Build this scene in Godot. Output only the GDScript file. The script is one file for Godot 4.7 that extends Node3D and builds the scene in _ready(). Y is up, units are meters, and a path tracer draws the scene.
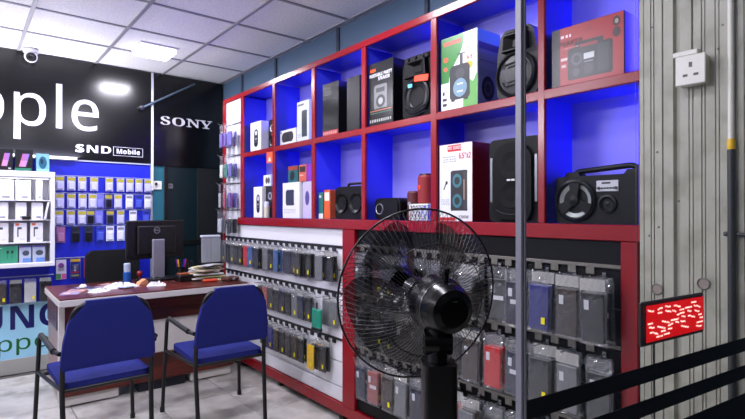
extends Node3D

# ---------------------------------------------------------------- helpers
var taken := {}
var mcache := {}
var matcache := {}
var rng := RandomNumberGenerator.new()

func numbered(called: String, parent: Node) -> String:
	var key = str(parent.get_instance_id()) + "/" + called
	var n: int = taken.get(key, 0)
	taken[key] = n + 1
	return called if n == 0 else "%s_%03d" % [called, n]

func thing(called: String, label: String, category: String, at := Vector3.ZERO, turn := 0.0, group := "") -> Node3D:
	var o := Node3D.new()
	o.name = numbered(called, self)
	add_child(o)
	o.position = at
	o.rotation.y = deg_to_rad(turn)
	o.set_meta("label", label)
	o.set_meta("category", category)
	if group != "":
		o.set_meta("group", group)
	return o

func structure(called: String, label: String, at := Vector3.ZERO) -> Node3D:
	var o := thing(called, label, "room", at)
	o.set_meta("kind", "structure")
	return o

func part(parent: Node, called: String, mesh: Mesh, m: Material, at := Vector3.ZERO, rot := Vector3.ZERO) -> MeshInstance3D:
	var o := MeshInstance3D.new()
	o.name = numbered(called, parent)
	o.mesh = mesh
	o.material_override = m
	parent.add_child(o)
	o.position = at
	o.rotation_degrees = rot
	o.cast_shadow = GeometryInstance3D.SHADOW_CASTING_SETTING_ON
	return o

func copy_of(proto: Node3D, label: String, at: Vector3, turn: float) -> Node3D:
	var c: Node3D = proto.duplicate()
	var base = proto.get_meta("base_name")
	c.name = numbered(base, self)
	add_child(c)
	c.position = at
	c.rotation.y = deg_to_rad(turn)
	c.set_meta("label", label)
	return c

# --- mesh building
func st0() -> SurfaceTool:
	var st := SurfaceTool.new()
	st.begin(Mesh.PRIMITIVE_TRIANGLES)
	return st

func tri(st: SurfaceTool, a: Vector3, b: Vector3, c: Vector3, out: Vector3) -> void:
	var n := (c - a).cross(b - a)
	if n.length_squared() < 1e-18:
		return
	n = n.normalized()
	if n.dot(out) < 0:
		var t := b
		b = c
		c = t
		n = -n
	for p in [a, b, c]:
		st.set_normal(n)
		st.add_vertex(p)

func quad(st: SurfaceTool, a: Vector3, b: Vector3, c: Vector3, d: Vector3, out: Vector3) -> void:
	tri(st, a, b, c, out)
	tri(st, a, c, d, out)

# triangle with its own normals
func ntri(st: SurfaceTool, p: Array, n: Array) -> void:
	var g: Vector3 = (p[2] - p[0]).cross(p[1] - p[0])
	var o := [0, 1, 2]
	if g.dot(n[0] + n[1] + n[2]) < 0:
		o = [0, 2, 1]
	for i in o:
		st.set_normal(n[i])
		st.add_vertex(p[i])

func cbox(st: SurfaceTool, c: Vector3, s: Vector3, ch := 0.002) -> void:
	var h := s * 0.5
	ch = min(ch, min(h.x, min(h.y, h.z)) * 0.6)
	for ax in 3:
		var u := (ax + 1) % 3
		var v := (ax + 2) % 3
		for sg in [-1.0, 1.0]:
			var pts := []
			for q in [[-1, -1], [1, -1], [1, 1], [-1, 1]]:
				var p := Vector3.ZERO
				p[ax] = sg * h[ax]
				p[u] = q[0] * (h[u] - ch)
				p[v] = q[1] * (h[v] - ch)
				pts.append(c + p)
			var n := Vector3.ZERO
			n[ax] = sg
			quad(st, pts[0], pts[1], pts[2], pts[3], n)
		for s1 in [-1.0, 1.0]:
			for s2 in [-1.0, 1.0]:
				var e := []
				for q in [[-1, 0], [1, 0], [1, 1], [-1, 1]]:
					var p := Vector3.ZERO
					p[ax] = q[0] * (h[ax] - ch)
					p[u] = s1 * (h[u] - (0.0 if q[1] == 0 else ch))
					p[v] = s2 * (h[v] - (ch if q[1] == 0 else 0.0))
					e.append(c + p)
				var n := Vector3.ZERO
				n[u] = s1
				n[v] = s2
				quad(st, e[0], e[1], e[2], e[3], n)
	for sx in [-1.0, 1.0]:
		for sy in [-1.0, 1.0]:
			for sz in [-1.0, 1.0]:
				var k := Vector3(sx, sy, sz)
				tri(st, c + k * (h - Vector3(0, ch, ch)), c + k * (h - Vector3(ch, 0, ch)), c + k * (h - Vector3(ch, ch, 0)), k)

func boxm(s: Vector3, ch := 0.002) -> Mesh:
	var key := "b%.4f,%.4f,%.4f,%.4f" % [s.x, s.y, s.z, ch]
	if not mcache.has(key):
		var st := st0()
		cbox(st, Vector3.ZERO, s, ch)
		mcache[key] = st.commit()
	return mcache[key]

func boxp(parent: Node, called: String, lo: Vector3, hi: Vector3, m: Material, ch := 0.002) -> MeshInstance3D:
	return part(parent, called, boxm((hi - lo).abs(), ch), m, (lo + hi) * 0.5)

func tube(st: SurfaceTool, pts: Array, r: float, sides := 8, closed := false) -> void:
	var n := pts.size()
	var rings := []
	var norms := []
	var t0: Vector3 = (pts[1] - pts[0]).normalized()
	var up := Vector3.UP if abs(t0.y) < 0.9 else Vector3.RIGHT
	var side := t0.cross(up).normalized()
	for i in n:
		var a: Vector3 = pts[max(i - 1, 0)] if not closed else pts[(i - 1 + n) % n]
		var b: Vector3 = pts[min(i + 1, n - 1)] if not closed else pts[(i + 1) % n]
		var t := (b - a).normalized()
		side = (side - t * side.dot(t)).normalized()
		var bi := t.cross(side)
		var ring := []
		var nn := []
		for k in sides:
			var w := TAU * k / sides
			var d := side * cos(w) + bi * sin(w)
			ring.append(pts[i] + d * r)
			nn.append(d)
		rings.append(ring)
		norms.append(nn)
	var last := n if closed else n - 1
	for i in last:
		var j := (i + 1) % n
		for k in sides:
			var l := (k + 1) % sides
			ntri(st, [rings[i][k], rings[j][k], rings[j][l]], [norms[i][k], norms[j][k], norms[j][l]])
			ntri(st, [rings[i][k], rings[j][l], rings[i][l]], [norms[i][k], norms[j][l], norms[i][l]])
	if not closed:
		for e in [0, n - 1]:
			var o: Vector3 = (pts[0] - pts[1]) if e == 0 else (pts[n - 1] - pts[n - 2])
			for k in range(1, sides - 1):
				tri(st, rings[e][0], rings[e][k], rings[e][k + 1], o)

func tubem(pts: Array, r: float, sides := 8) -> Mesh:
	var st := st0()
	tube(st, pts, r, sides)
	return st.commit()

# smooth path through corner points with rounded corners
func rounded(pts: Array, rad: float, n := 4) -> Array:
	var o := [pts[0]]
	for i in range(1, pts.size() - 1):
		var p: Vector3 = pts[i]
		var a: Vector3 = pts[i - 1]
		var b: Vector3 = pts[i + 1]
		var ra: float = min(rad, min(p.distance_to(a), p.distance_to(b)) * 0.49)
		var s := p + (a - p).normalized() * ra
		var e := p + (b - p).normalized() * ra
		for k in n + 1:
			var t := float(k) / n
			o.append(s.lerp(p, t).lerp(p.lerp(e, t), t))
	o.append(pts[-1])
	return o

# lathe about the local Z axis (profile of (radius, z)), mapped by xf
func lathe(st: SurfaceTool, prof: Array, segs := 24, xf := Transform3D.IDENTITY) -> void:
	for i in prof.size() - 1:
		var a: Vector2 = prof[i]
		var b: Vector2 = prof[i + 1]
		var d := (b - a)
		var n2 := Vector2(d.y, -d.x).normalized()
		for k in segs:
			var w0 := TAU * k / segs
			var w1 := TAU * (k + 1) / segs
			var c0 := Vector3(cos(w0), sin(w0), 0)
			var c1 := Vector3(cos(w1), sin(w1), 0)
			var p := [xf * (c0 * a.x + Vector3(0, 0, a.y)), xf * (c1 * a.x + Vector3(0, 0, a.y)), xf * (c1 * b.x + Vector3(0, 0, b.y)), xf * (c0 * b.x + Vector3(0, 0, b.y))]
			var m0 := xf.basis * (c0 * n2.x + Vector3(0, 0, n2.y))
			var m1 := xf.basis * (c1 * n2.x + Vector3(0, 0, n2.y))
			if a.x > 1e-6:
				ntri(st, [p[0], p[1], p[2]], [m0, m1, m1])
			if b.x > 1e-6:
				ntri(st, [p[0], p[2], p[3]], [m0, m1, m0])

func lathem(prof: Array, segs := 24, xf := Transform3D.IDENTITY) -> Mesh:
	var st := st0()
	lathe(st, prof, segs, xf)
	return st.commit()

const UPRIGHT := Basis(Vector3(1, 0, 0), Vector3(0, 0, -1), Vector3(0, 1, 0)) # local z -> world y

func vlathem(prof: Array, segs := 20) -> Mesh:
	return lathem(prof, segs, Transform3D(UPRIGHT, Vector3.ZERO))

# extrude a polygon (x, y) from z0 to z1
func prism(st: SurfaceTool, poly: PackedVector2Array, z0: float, z1: float) -> void:
	var idx := Geometry2D.triangulate_polygon(poly)
	for i in range(0, idx.size(), 3):
		var a := poly[idx[i]]
		var b := poly[idx[i + 1]]
		var c := poly[idx[i + 2]]
		tri(st, Vector3(a.x, a.y, z0), Vector3(b.x, b.y, z0), Vector3(c.x, c.y, z0), Vector3(0, 0, z0 - z1))
		tri(st, Vector3(a.x, a.y, z1), Vector3(b.x, b.y, z1), Vector3(c.x, c.y, z1), Vector3(0, 0, z1 - z0))
	var area := 0.0
	for i in poly.size():
		var a := poly[i]
		var b := poly[(i + 1) % poly.size()]
		area += a.x * b.y - b.x * a.y
	for i in poly.size():
		var a := poly[i]
		var b := poly[(i + 1) % poly.size()]
		var n: Vector3 = Vector3(b.y - a.y, a.x - b.x, 0) * sign(area)
		quad(st, Vector3(a.x, a.y, z0), Vector3(b.x, b.y, z0), Vector3(b.x, b.y, z1), Vector3(a.x, a.y, z1), n)

func prismm(poly: Array, z0: float, z1: float) -> Mesh:
	var st := st0()
	prism(st, PackedVector2Array(poly), z0, z1)
	return st.commit()

func rrect(w: float, h: float, r: float, y0 := 0.0, n := 5) -> Array:
	var o := []
	for q in [[1, 1, 0], [-1, 1, 90], [-1, -1, 180], [1, -1, 270]]:
		for k in n + 1:
			var a := deg_to_rad(q[2] + 90.0 * k / n)
			o.append(Vector2(q[0] * (w * 0.5 - r) + cos(a) * r, y0 + h * 0.5 + q[1] * (h * 0.5 - r) + sin(a) * r))
	return o

# flat printed sheet facing +z with UVs (x right, y up), thin slab
func sheet(w: float, h: float) -> Mesh:
	var key := "s%.4f,%.4f" % [w, h]
	if not mcache.has(key):
		var q := QuadMesh.new()
		q.size = Vector2(w, h)
		mcache[key] = q
	return mcache[key]

# --- materials
func mat(key: String, c := Color.WHITE, rough := 0.5, metal := 0.0, spec := 0.5) -> StandardMaterial3D:
	if matcache.has(key):
		return matcache[key]
	var m := StandardMaterial3D.new()
	m.albedo_color = c
	m.roughness = rough
	m.metallic = metal
	m.metallic_specular = spec
	matcache[key] = m
	return m

func glow(key: String, c: Color, e: float) -> StandardMaterial3D:
	if matcache.has(key):
		return matcache[key]
	var m := mat(key, c, 0.5)
	m.emission_enabled = true
	m.emission = c
	m.emission_energy_multiplier = e
	return m

func noise_tex(freq: float, cols: Array, offs: Array, seed_ := 1, size := 256, octaves := 4, as_normal := false, bump := 4.0) -> NoiseTexture2D:
	var t := NoiseTexture2D.new()
	var n := FastNoiseLite.new()
	n.noise_type = FastNoiseLite.TYPE_SIMPLEX_SMOOTH
	n.seed = seed_
	n.frequency = freq
	n.fractal_octaves = octaves
	t.noise = n
	t.width = size
	t.height = size
	t.seamless = true
	if as_normal:
		t.as_normal_map = true
		t.bump_strength = bump
	else:
		var g := Gradient.new()
		g.offsets = PackedFloat32Array(offs)
		g.colors = PackedColorArray(cols)
		t.color_ramp = g
	return t

func textured(key: String, tex: Texture2D, scale := 1.0, rough := 0.5, spec := 0.5) -> StandardMaterial3D:
	if matcache.has(key):
		return matcache[key]
	var m := mat(key, Color.WHITE, rough, 0.0, spec)
	m.albedo_texture = tex
	m.uv1_triplanar = true
	m.uv1_world_triplanar = true
	m.uv1_scale = Vector3.ONE * scale
	return m

# --- prints (flat artwork on packaging)
func img(w: int, h: int, c: Color) -> Image:
	var i := Image.create(w, h, false, Image.FORMAT_RGB8)
	i.fill(c)
	return i

func irect(i: Image, x: float, y: float, w: float, h: float, c: Color) -> void:
	i.fill_rect(Rect2i(int(x * i.get_width()), int(y * i.get_height()), max(1, int(w * i.get_width())), max(1, int(h * i.get_height()))), c)

func iell(i: Image, cx: float, cy: float, rx: float, ry: float, c: Color, inner := 0.0) -> void:
	var W := i.get_width()
	var Hh := i.get_height()
	for y in range(max(0, int((cy - ry) * Hh)), min(Hh, int((cy + ry) * Hh) + 1)):
		for x in range(max(0, int((cx - rx) * W)), min(W, int((cx + rx) * W) + 1)):
			var d := Vector2(((x + 0.5) / W - cx) / rx, ((y + 0.5) / Hh - cy) / ry).length()
			if d <= 1.0 and d >= inner:
				i.set_pixel(x, y, c)

func iround(i: Image, x: float, y: float, w: float, h: float, r: float, c: Color) -> void:
	var ry := r * i.get_width() / i.get_height()
	irect(i, x + r, y, w - 2 * r, h, c)
	irect(i, x, y + ry, w, h - 2 * ry, c)
	for q in [[x + r, y + ry], [x + w - r, y + ry], [x + r, y + h - ry], [x + w - r, y + h - ry]]:
		iell(i, q[0], q[1], r, ry, c)

func inoise(i: Image, amount: float, seed_: int) -> void:
	var g := RandomNumberGenerator.new()
	g.seed = seed_
	for y in i.get_height():
		for x in i.get_width():
			var c := i.get_pixel(x, y)
			var d := g.randf_range(-amount, amount)
			i.set_pixel(x, y, Color(clamp(c.r + d, 0, 1), clamp(c.g + d, 0, 1), clamp(c.b + d, 0, 1)))

func itext(i: Image, x: float, y: float, w: float, h: float, c: Color, seed_: int, lines := 1) -> void:
	# rows of tiny unreadable print: short dashes
	var g := RandomNumberGenerator.new()
	g.seed = seed_
	for l in lines:
		var px := x
		var yy := y + h * l / lines
		while px < x + w:
			var ww := g.randf_range(0.015, 0.06)
			irect(i, px, yy, min(ww, x + w - px), h / lines * 0.5, c)
			px += ww + 0.02

func print_mat(key: String, i: Image, rough := 0.35) -> StandardMaterial3D:
	if matcache.has(key):
		return matcache[key]
	var m := mat(key, Color.WHITE, rough)
	i.generate_mipmaps()
	m.albedo_texture = ImageTexture.create_from_image(i)
	return m

func text(parent: Node, called: String, s: String, em: float, m: Material, at: Vector3, sx := 1.0, font := "Droid Sans", bold := false, depth := 0.002, rot := Vector3.ZERO) -> MeshInstance3D:
	var t := TextMesh.new()
	var f := SystemFont.new()
	f.font_names = PackedStringArray([font])
	if bold:
		f.font_weight = 700
	t.font = f
	t.text = s
	t.font_size = 64
	t.pixel_size = em / 64.0
	t.depth = depth
	t.curve_step = 1.0
	var o := part(parent, called, t, m, at, rot)
	o.scale = Vector3(sx, 1, 1)
	return o

# a glowing face and its own lamp just in front of it; size is (w, h) in the face's plane
func area_lamp(parent: Node, at: Vector3, basis_: Basis, size: Vector2, c: Color, e: float) -> void:
	var l := AreaLight3D.new()
	l.name = numbered("lamp_light", parent)
	parent.add_child(l)
	l.transform = Transform3D(basis_, at)
	l.area_size = size
	l.area_normalize_energy = true
	l.area_range = 12.0
	l.light_color = c
	l.light_energy = e
	l.shadow_enabled = true

const DOWN := Basis(Vector3(1, 0, 0), Vector3(0, 0, -1), Vector3(0, 1, 0)) # -z axis points down
const UPW := Basis(Vector3(1, 0, 0), Vector3(0, 0, 1), Vector3(0, -1, 0)) # -z axis points up
const EYE := 1.30
const XS := 1.831   # front of the red shelving
const WX := 2.065   # wall behind it
const ZB := -4.98   # back wall
const CEIL := 2.60
const ORD := ["first", "second", "third", "fourth", "fifth", "sixth", "seventh", "eighth", "ninth", "tenth", "eleventh", "twelfth", "thirteenth", "fourteenth", "fifteenth", "sixteenth", "seventeenth", "eighteenth", "nineteenth", "twentieth", "twenty-first", "twenty-second", "twenty-third", "twenty-fourth"]

func _ready() -> void:
	rng.seed = 77
	setup_camera()
	build_room()
	build_storefront()
	build_lamps()
	build_shelf()
	build_hook_display()
	build_back_wall()
	build_desk()
	build_chairs()
	build_office_chair()
	build_fan()
	build_shelf_goods()
	build_desk_goods()
	build_case_packs()
	build_side_column()
	build_wall_goods()

func setup_camera() -> void:
	var cam := Camera3D.new()
	cam.name = "camera"
	add_child(cam)
	cam.position = Vector3(0, EYE, 0)
	cam.rotation_degrees = Vector3(0.28, -39.0, 0)
	cam.fov = 44.87
	cam.near = 0.02
	cam.current = true
	var we := WorldEnvironment.new()
	we.name = "world"
	add_child(we)
	var e := Environment.new()
	e.background_mode = Environment.BG_SKY
	var sky := Sky.new()
	var sm := ProceduralSkyMaterial.new()
	sm.sky_top_color = Color(0.55, 0.62, 0.72)
	sm.sky_horizon_color = Color(0.75, 0.77, 0.78)
	sm.ground_bottom_color = Color(0.28, 0.27, 0.26)
	sm.ground_horizon_color = Color(0.5, 0.5, 0.5)
	sm.energy_multiplier = SKY_E
	sky.sky_material = sm
	e.sky = sky
	e.ambient_light_source = Environment.AMBIENT_SOURCE_SKY
	e.tonemap_mode = Environment.TONE_MAPPER_LINEAR
	e.tonemap_exposure = EXPOSURE
	e.sdfgi_enabled = true
	e.ssao_enabled = true
	e.ssil_enabled = true
	we.environment = e

const SKY_E := 0.12
const EXPOSURE := 1.1
const LAMP_E := 2.5
const LAMP_C := Color(0.955, 0.945, 1.0)
const BLUE_C := Color(0.27, 0.23, 1.0)
const BLUE_E := 0.32

# ---------------------------------------------------------------- room
func build_room() -> void:
	var x0 := -1.75
	var z1 := 1.2
	# floor: a slab with separate tiles
	var fl := structure("floor", "pale grey marbled tile floor of the shop")
	boxp(fl, "slab", Vector3(x0 - 0.1, -0.12, ZB - 0.1), Vector3(WX + 0.1, -0.008, z1), mat("grout", Color(0.36, 0.35, 0.34), 0.9), 0.0)
	var variants := []
	for k in 3:
		variants.append(textured("tile%d" % k, noise_tex(0.009 + 0.003 * k, [Color(0.55, 0.54, 0.52), Color(0.69, 0.675, 0.655), Color(0.76, 0.75, 0.73), Color(0.65, 0.635, 0.615)], [0.0, 0.4, 0.62, 1.0], 11 + k, 256, 5), 0.9 + 0.13 * k, 0.28, 0.45))
	var ts := 0.46
	for i in 9:
		for j in 14:
			var tx := x0 + 0.02 + (i + 0.5) * ts
			var tz := ZB + (j + 0.5) * ts + 0.1
			if tx - ts * 0.5 > WX or tz + ts * 0.5 > z1 + 0.2:
				continue
			part(fl, "tile", boxm(Vector3(ts - 0.005, 0.01, ts - 0.005), 0.0015), variants[(i * 5 + j * 3 + i * j) % 3], Vector3(tx, -0.005, tz))
	# ceiling: T-bar grid with lay-in panels
	var ce := structure("ceiling", "suspended ceiling of white square panels in a thin grid")
	boxp(ce, "soffit", Vector3(x0 - 0.1, CEIL + 0.03, ZB - 0.1), Vector3(WX + 0.1, CEIL + 0.15, z1), mat("soffit", Color(0.6, 0.6, 0.6), 0.9), 0.0)
	var pm := textured("ceiling_panel", noise_tex(0.08, [Color(0.90, 0.90, 0.89), Color(0.94, 0.94, 0.935)], [0.3, 0.7], 5, 256, 3), 2.0, 0.85, 0.3)
	var bar := mat("grid_bar", Color(0.6, 0.6, 0.62), 0.45, 0.2)
	var xs := []
	for k in range(-4, 4):
		xs.append(0.91 + 0.56 * k)
	xs[0] = x0
	xs.append(WX)
	xs[-2] = 2.03
	xs.remove_at(xs.size() - 2)
	var zs := []
	for k in range(-1, 11):
		zs.append(-4.41 + 0.548 * k)
	zs[0] = ZB
	for k in xs.size():
		boxp(ce, "grid_bar", Vector3(xs[k] - 0.012, CEIL - 0.004, ZB), Vector3(xs[k] + 0.012, CEIL + 0.012, z1), bar, 0.001)
	for k in zs.size():
		boxp(ce, "grid_bar", Vector3(x0, CEIL - 0.004, zs[k] - 0.010), Vector3(WX, CEIL + 0.011, zs[k] + 0.010), bar, 0.001)
	for i in xs.size() - 1:
		for j in zs.size() - 1:
			boxp(ce, "ceiling_panel", Vector3(xs[i] + 0.006, CEIL + 0.004, zs[j] + 0.006), Vector3(xs[i + 1] - 0.006, CEIL + 0.02, zs[j + 1] - 0.006), pm, 0.002)
	# walls
	var wr := structure("wall_right", "blue grey panelled side wall above and behind the red shelving")
	var bg := mat("bluegrey", Color(0.29, 0.38, 0.47), 0.45)
	boxp(wr, "panel", Vector3(WX, 0, ZB), Vector3(WX + 0.1, CEIL + 0.03, z1), bg, 0.0)
	for z in [-4.5, -3.84, -2.93, -2.05, -1.2]:
		boxp(wr, "batten", Vector3(WX - 0.012, 2.0, z - 0.016), Vector3(WX, CEIL, z + 0.016), mat("batten", Color(0.13, 0.18, 0.24), 0.5))
	var wb := structure("wall_back", "back wall carrying the black shop signs")
	boxp(wb, "panel", Vector3(x0 - 0.1, 0, ZB - 0.1), Vector3(WX + 0.1, CEIL + 0.03, ZB), mat("wallgrey", Color(0.62, 0.63, 0.66), 0.8), 0.0)
	var wl := structure("wall_left", "plain light wall on the left side of the shop")
	boxp(wl, "panel", Vector3(x0 - 0.1, 0, ZB), Vector3(x0, CEIL + 0.03, z1), mat("wallwhite", Color(0.72, 0.72, 0.72), 0.8), 0.0)

# ---------------------------------------------------------------- white ribbed wall, glass front
func build_storefront() -> void:
	var ww := structure("wall_front", "off white ribbed metal sheet wall beside the red shelving")
	var wm := textured("ribbed", noise_tex(0.02, [Color(0.54, 0.54, 0.485), Color(0.615, 0.615, 0.56), Color(0.64, 0.64, 0.59)], [0.15, 0.5, 0.9], 21, 256, 5), 1.3, 0.42, 0.5)
	var X := 1.80
	# profile in (z, depth behind the face)
	var grooves := [[-0.758, 0.003, 0.004], [-0.735, 0.004, 0.007], [-0.7255, 0.004, 0.007], [-0.698, 0.006, 0.009], [-0.656, 0.022, 0.022], [-0.62, 0.004, 0.006], [-0.609, 0.004, 0.006], [-0.584, 0.005, 0.007], [-0.575, 0.004, 0.006], [-0.547, 0.004, 0.006], [-0.537, 0.004, 0.006]]
	var prof := [Vector2(-0.772, 0.0)]
	var rep := 0.0
	var zend := -0.36
	while rep < 0.3:
		for g in grooves:
			if g[0] + rep > zend - 0.02:
				continue
			var z: float = g[0] + rep
			var w: float = g[1]
			prof.append(Vector2(z - w * 0.5, 0))
			prof.append(Vector2(z - w * 0.25, g[2] * 0.65))
			prof.append(Vector2(z + w * 0.25, g[2] * 0.65))
			prof.append(Vector2(z + w * 0.5, 0))
		rep += 0.262
	prof.append(Vector2(zend, 0))
	var st := st0()
	for i in prof.size() - 1:
		var a: Vector2 = prof[i]
		var b: Vector2 = prof[i + 1]
		quad(st, Vector3(X + a.y, 0, a.x), Vector3(X + b.y, 0, b.x), Vector3(X + b.y, CEIL, b.x), Vector3(X + a.y, CEIL, a.x), Vector3(-1, 0, 0))
	quad(st, Vector3(X, 0, -0.772), Vector3(WX, 0, -0.772), Vector3(WX, CEIL, -0.772), Vector3(X, CEIL, -0.772), Vector3(0, 0, -1))
	quad(st, Vector3(X, 0, zend), Vector3(WX, 0, zend), Vector3(WX, CEIL, zend), Vector3(X, CEIL, zend), Vector3(0, 0, 1))
	part(ww, "ribbed_sheet", st.commit(), wm)
	# rivets and little scuffs
	var rv := lathem([Vector2(0.0035, 0), Vector2(0.0028, 0.0015), Vector2(0, 0.002)], 8)
	for p in [[1.92, -0.731], [1.80, -0.540], [1.87, -0.528], [1.335, -0.651], [1.25, -0.712], [1.5, -0.716], [1.22, -0.742]]:
		part(ww, "rivet", rv, mat("rivet", Color(0.35, 0.34, 0.32), 0.5, 0.4), Vector3(X, p[0], p[1]), Vector3(0, -90, 0))
	# ledge above the socket
	var lg := thing("trunking_strip", "short white trunking ledge just above the wall socket", "trunking")
	boxp(lg, "cover", Vector3(X - 0.012, 1.797, -0.663), Vector3(X + 0.002, 1.813, -0.592), mat("socketwhite", Color(0.84, 0.84, 0.81), 0.35))
	boxp(lg, "riser", Vector3(X - 0.003, 1.813, -0.646), Vector3(X + 0.002, CEIL, -0.612), wm)
	# socket
	var so := thing("wall_socket", "white surface mounted power socket on the ribbed metal wall", "socket", Vector3(X, 1.742, -0.602), -90)
	boxp(so, "back_box", Vector3(-0.040, -0.044, -0.002), Vector3(0.040, 0.044, 0.036), mat("socketbox", Color(0.78, 0.77, 0.68), 0.4), 0.004)
	boxp(so, "face_plate", Vector3(-0.042, -0.046, 0.036), Vector3(0.042, 0.046, 0.044), mat("socketwhite"), 0.003)
	for h in [[-0.014, -0.016, 0.007, 0.004], [0.016, -0.016, 0.007, 0.004], [0.001, 0.016, 0.005, 0.008]]:
		boxp(so, "pin_slot", Vector3(h[0] - h[2], h[1] - h[3], 0.0425), Vector3(h[0] + h[2], h[1] + h[3], 0.0444), mat("slot", Color(0.33, 0.33, 0.32), 0.6), 0.0005)
	# conduit pipe with yellow band
	var pp := thing("conduit_pipe", "vertical pipe, white above a yellow ring and dark grey below", "pipe", Vector3(X - 0.013, 0, -0.503))
	part(pp, "upper_pipe", vlathem([Vector2(0.0085, 1.515), Vector2(0.0085, CEIL)], 16), mat("pipewhite", Color(0.8, 0.8, 0.76), 0.4))
	part(pp, "ring", vlathem([Vector2(0, 1.487), Vector2(0.0105, 1.487), Vector2(0.0115, 1.5), Vector2(0.0105, 1.518), Vector2(0, 1.518)], 16), mat("pipeyellow", Color(0.85, 0.68, 0.08), 0.4))
	part(pp, "lower_pipe", vlathem([Vector2(0.0105, 0.0), Vector2(0.0105, 1.487)], 16), mat("pipedark", Color(0.17, 0.18, 0.18), 0.45))
	var lk := thing("pipe_bolt", "dark metal bolt bar crossing behind the grey pipe", "bolt", Vector3(X - 0.008, 1.234, -0.5))
	part(lk, "rod", tubem([Vector3(0.001, 0, -0.022), Vector3(0.001, -0.003, 0.1)], 0.0055, 10), mat("pipedark"))
	part(lk, "knob", lathem([Vector2(0, -0.026), Vector2(0.006, -0.024), Vector2(0.0075, -0.018), Vector2(0.006, -0.012), Vector2(0, -0.012)], 12), mat("pipedark"))
	# round wall plugs near the LED sign
	for c in [[1.044, -0.717, "round grey vent plug left of the red LED sign's top edge"], [1.077, -0.581, "round grey vent plug above the red LED sign's right end"]]:
		var pg := thing("wall_plug", c[2], "plug", Vector3(X, c[0], c[1]), -90, "round plugs in the ribbed wall")
		part(pg, "rim", lathem([Vector2(0.018, -0.001), Vector2(0.019, 0.003), Vector2(0.0165, 0.0045), Vector2(0.014, 0.002)], 24), mat("plugrim", Color(0.42, 0.41, 0.38), 0.5))
		part(pg, "disc", lathem([Vector2(0.0145, 0.002), Vector2(0, 0.0025)], 24), mat("plugdisc", Color(0.52, 0.47, 0.44), 0.6))
	# glass front: mullion, pane and film stripes
	var Mx := Vector3(0.754, 0, -0.522)
	var turn := -6.84  # along +x and slightly towards the street
	var gw := structure("window_1", "clear glass shopfront pane with black film stripes and slim metal edge", Mx)
	gw.rotation.y = deg_to_rad(turn)
	var L := 1.04
	var glass := mat("pane", Color(0.75, 0.8, 0.8, 0.01), 0.02, 0.0, 0.27)
	glass.transparency = BaseMaterial3D.TRANSPARENCY_ALPHA
	boxp(gw, "pane", Vector3(0.004, 0.0, -0.004), Vector3(L, CEIL, 0.004), glass, 0.0)
	var alu := mat("alu", Color(0.50, 0.50, 0.545), 0.45, 0.2)
	var alu2 := mat("alu2", Color(0.66, 0.66, 0.70), 0.35, 0.2)
	boxp(gw, "mullion", Vector3(-0.0065, 0, -0.008), Vector3(0.006, CEIL, 0.008), alu, 0.002)
	boxp(gw, "mullion_lip", Vector3(-0.0022, 0, 0.008), Vector3(0.0022, CEIL, 0.0105), alu2, 0.001)
	var film := mat("film", Color(0.012, 0.010, 0.012), 0.5)
	for y in [[0.938, 0.973], [0.868, 0.902]]:
		boxp(gw, "film_stripe", Vector3(0.008, y[0], 0.0042), Vector3(L, y[1], 0.0052), film, 0.0)
	boxp(gw, "film_panel", Vector3(0.008, 0.25, 0.0042), Vector3(L, 0.829, 0.0052), film, 0.0)
	# LED sign hanging on the glass
	var led := thing("led_sign", "red lit LED message sign hanging inside the glass front", "LED sign", Mx, turn)
	var body := mat("ledbody", Color(0.03, 0.02, 0.02), 0.5)
	var s0 := 0.386
	var s1 := 0.652
	boxp(led, "housing", Vector3(s0, 1.008, -0.018), Vector3(s1, 1.104, -0.008), body, 0.003)
	# lens sheet with lit dots: an image of the running message
	var W := 120
	var Hh := 40
	var im := img(W, Hh, Color(0.60, 0.005, 0.01))
	var g := RandomNumberGenerator.new()
	g.seed = 9
	var rows := 7
	for r in rows:
		var x := 3 + (r % 3) * 2
		while x < W - 6:
			var ln := g.randi_range(8, 17)
			if g.randf() < 0.72:
				for k in ln:
					var yy := 4 + r * 5 + int(sin((x + k) * 0.11 + r) * 1.6 + (k * 0.12))
					for q in 2:
						if x + k < W - 2 and yy + q < Hh - 1 and yy + q > 0:
							im.set_pixel(x + k, yy + q, Color(1.0, 0.85, 0.8) if g.randf() < 0.7 else Color(1.0, 0.6, 0.55))
			x += ln + g.randi_range(2, 7)
	var lm := mat("ledface", Color(0.05, 0.0, 0.0), 0.4)
	lm.emission_enabled = true
	lm.emission = Color.WHITE
	lm.emission_texture = ImageTexture.create_from_image(im)
	lm.emission_operator = BaseMaterial3D.EMISSION_OP_MULTIPLY
	lm.emission_energy_multiplier = 1.6
	part(led, "lit_face", sheet(s1 - s0 - 0.016, 0.080), lm, Vector3((s0 + s1) * 0.5 + 0.006, 1.056, -0.0072))
	area_lamp(led, Vector3((s0 + s1) * 0.5, 1.056, -0.0062), Basis(Vector3.UP, PI), Vector2(0.25, 0.075), Color(1, 0.08, 0.05), 0.02)
	part(led, "cable", tubem(rounded([Vector3(0.47, 1.012, -0.03), Vector3(0.472, 0.9, -0.03), Vector3(0.468, 0.7, -0.028), Vector3(0.47, 0.01, -0.03)], 0.05), 0.0022, 6), body)
	var wire := tubem([Vector3(0.385, 1.1, -0.02), Vector3(0.383, CEIL, -0.02)], 0.0006, 5)
	part(led, "hanging_wire", wire, mat("wire", Color(0.4, 0.4, 0.4), 0.4, 0.6))

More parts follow.
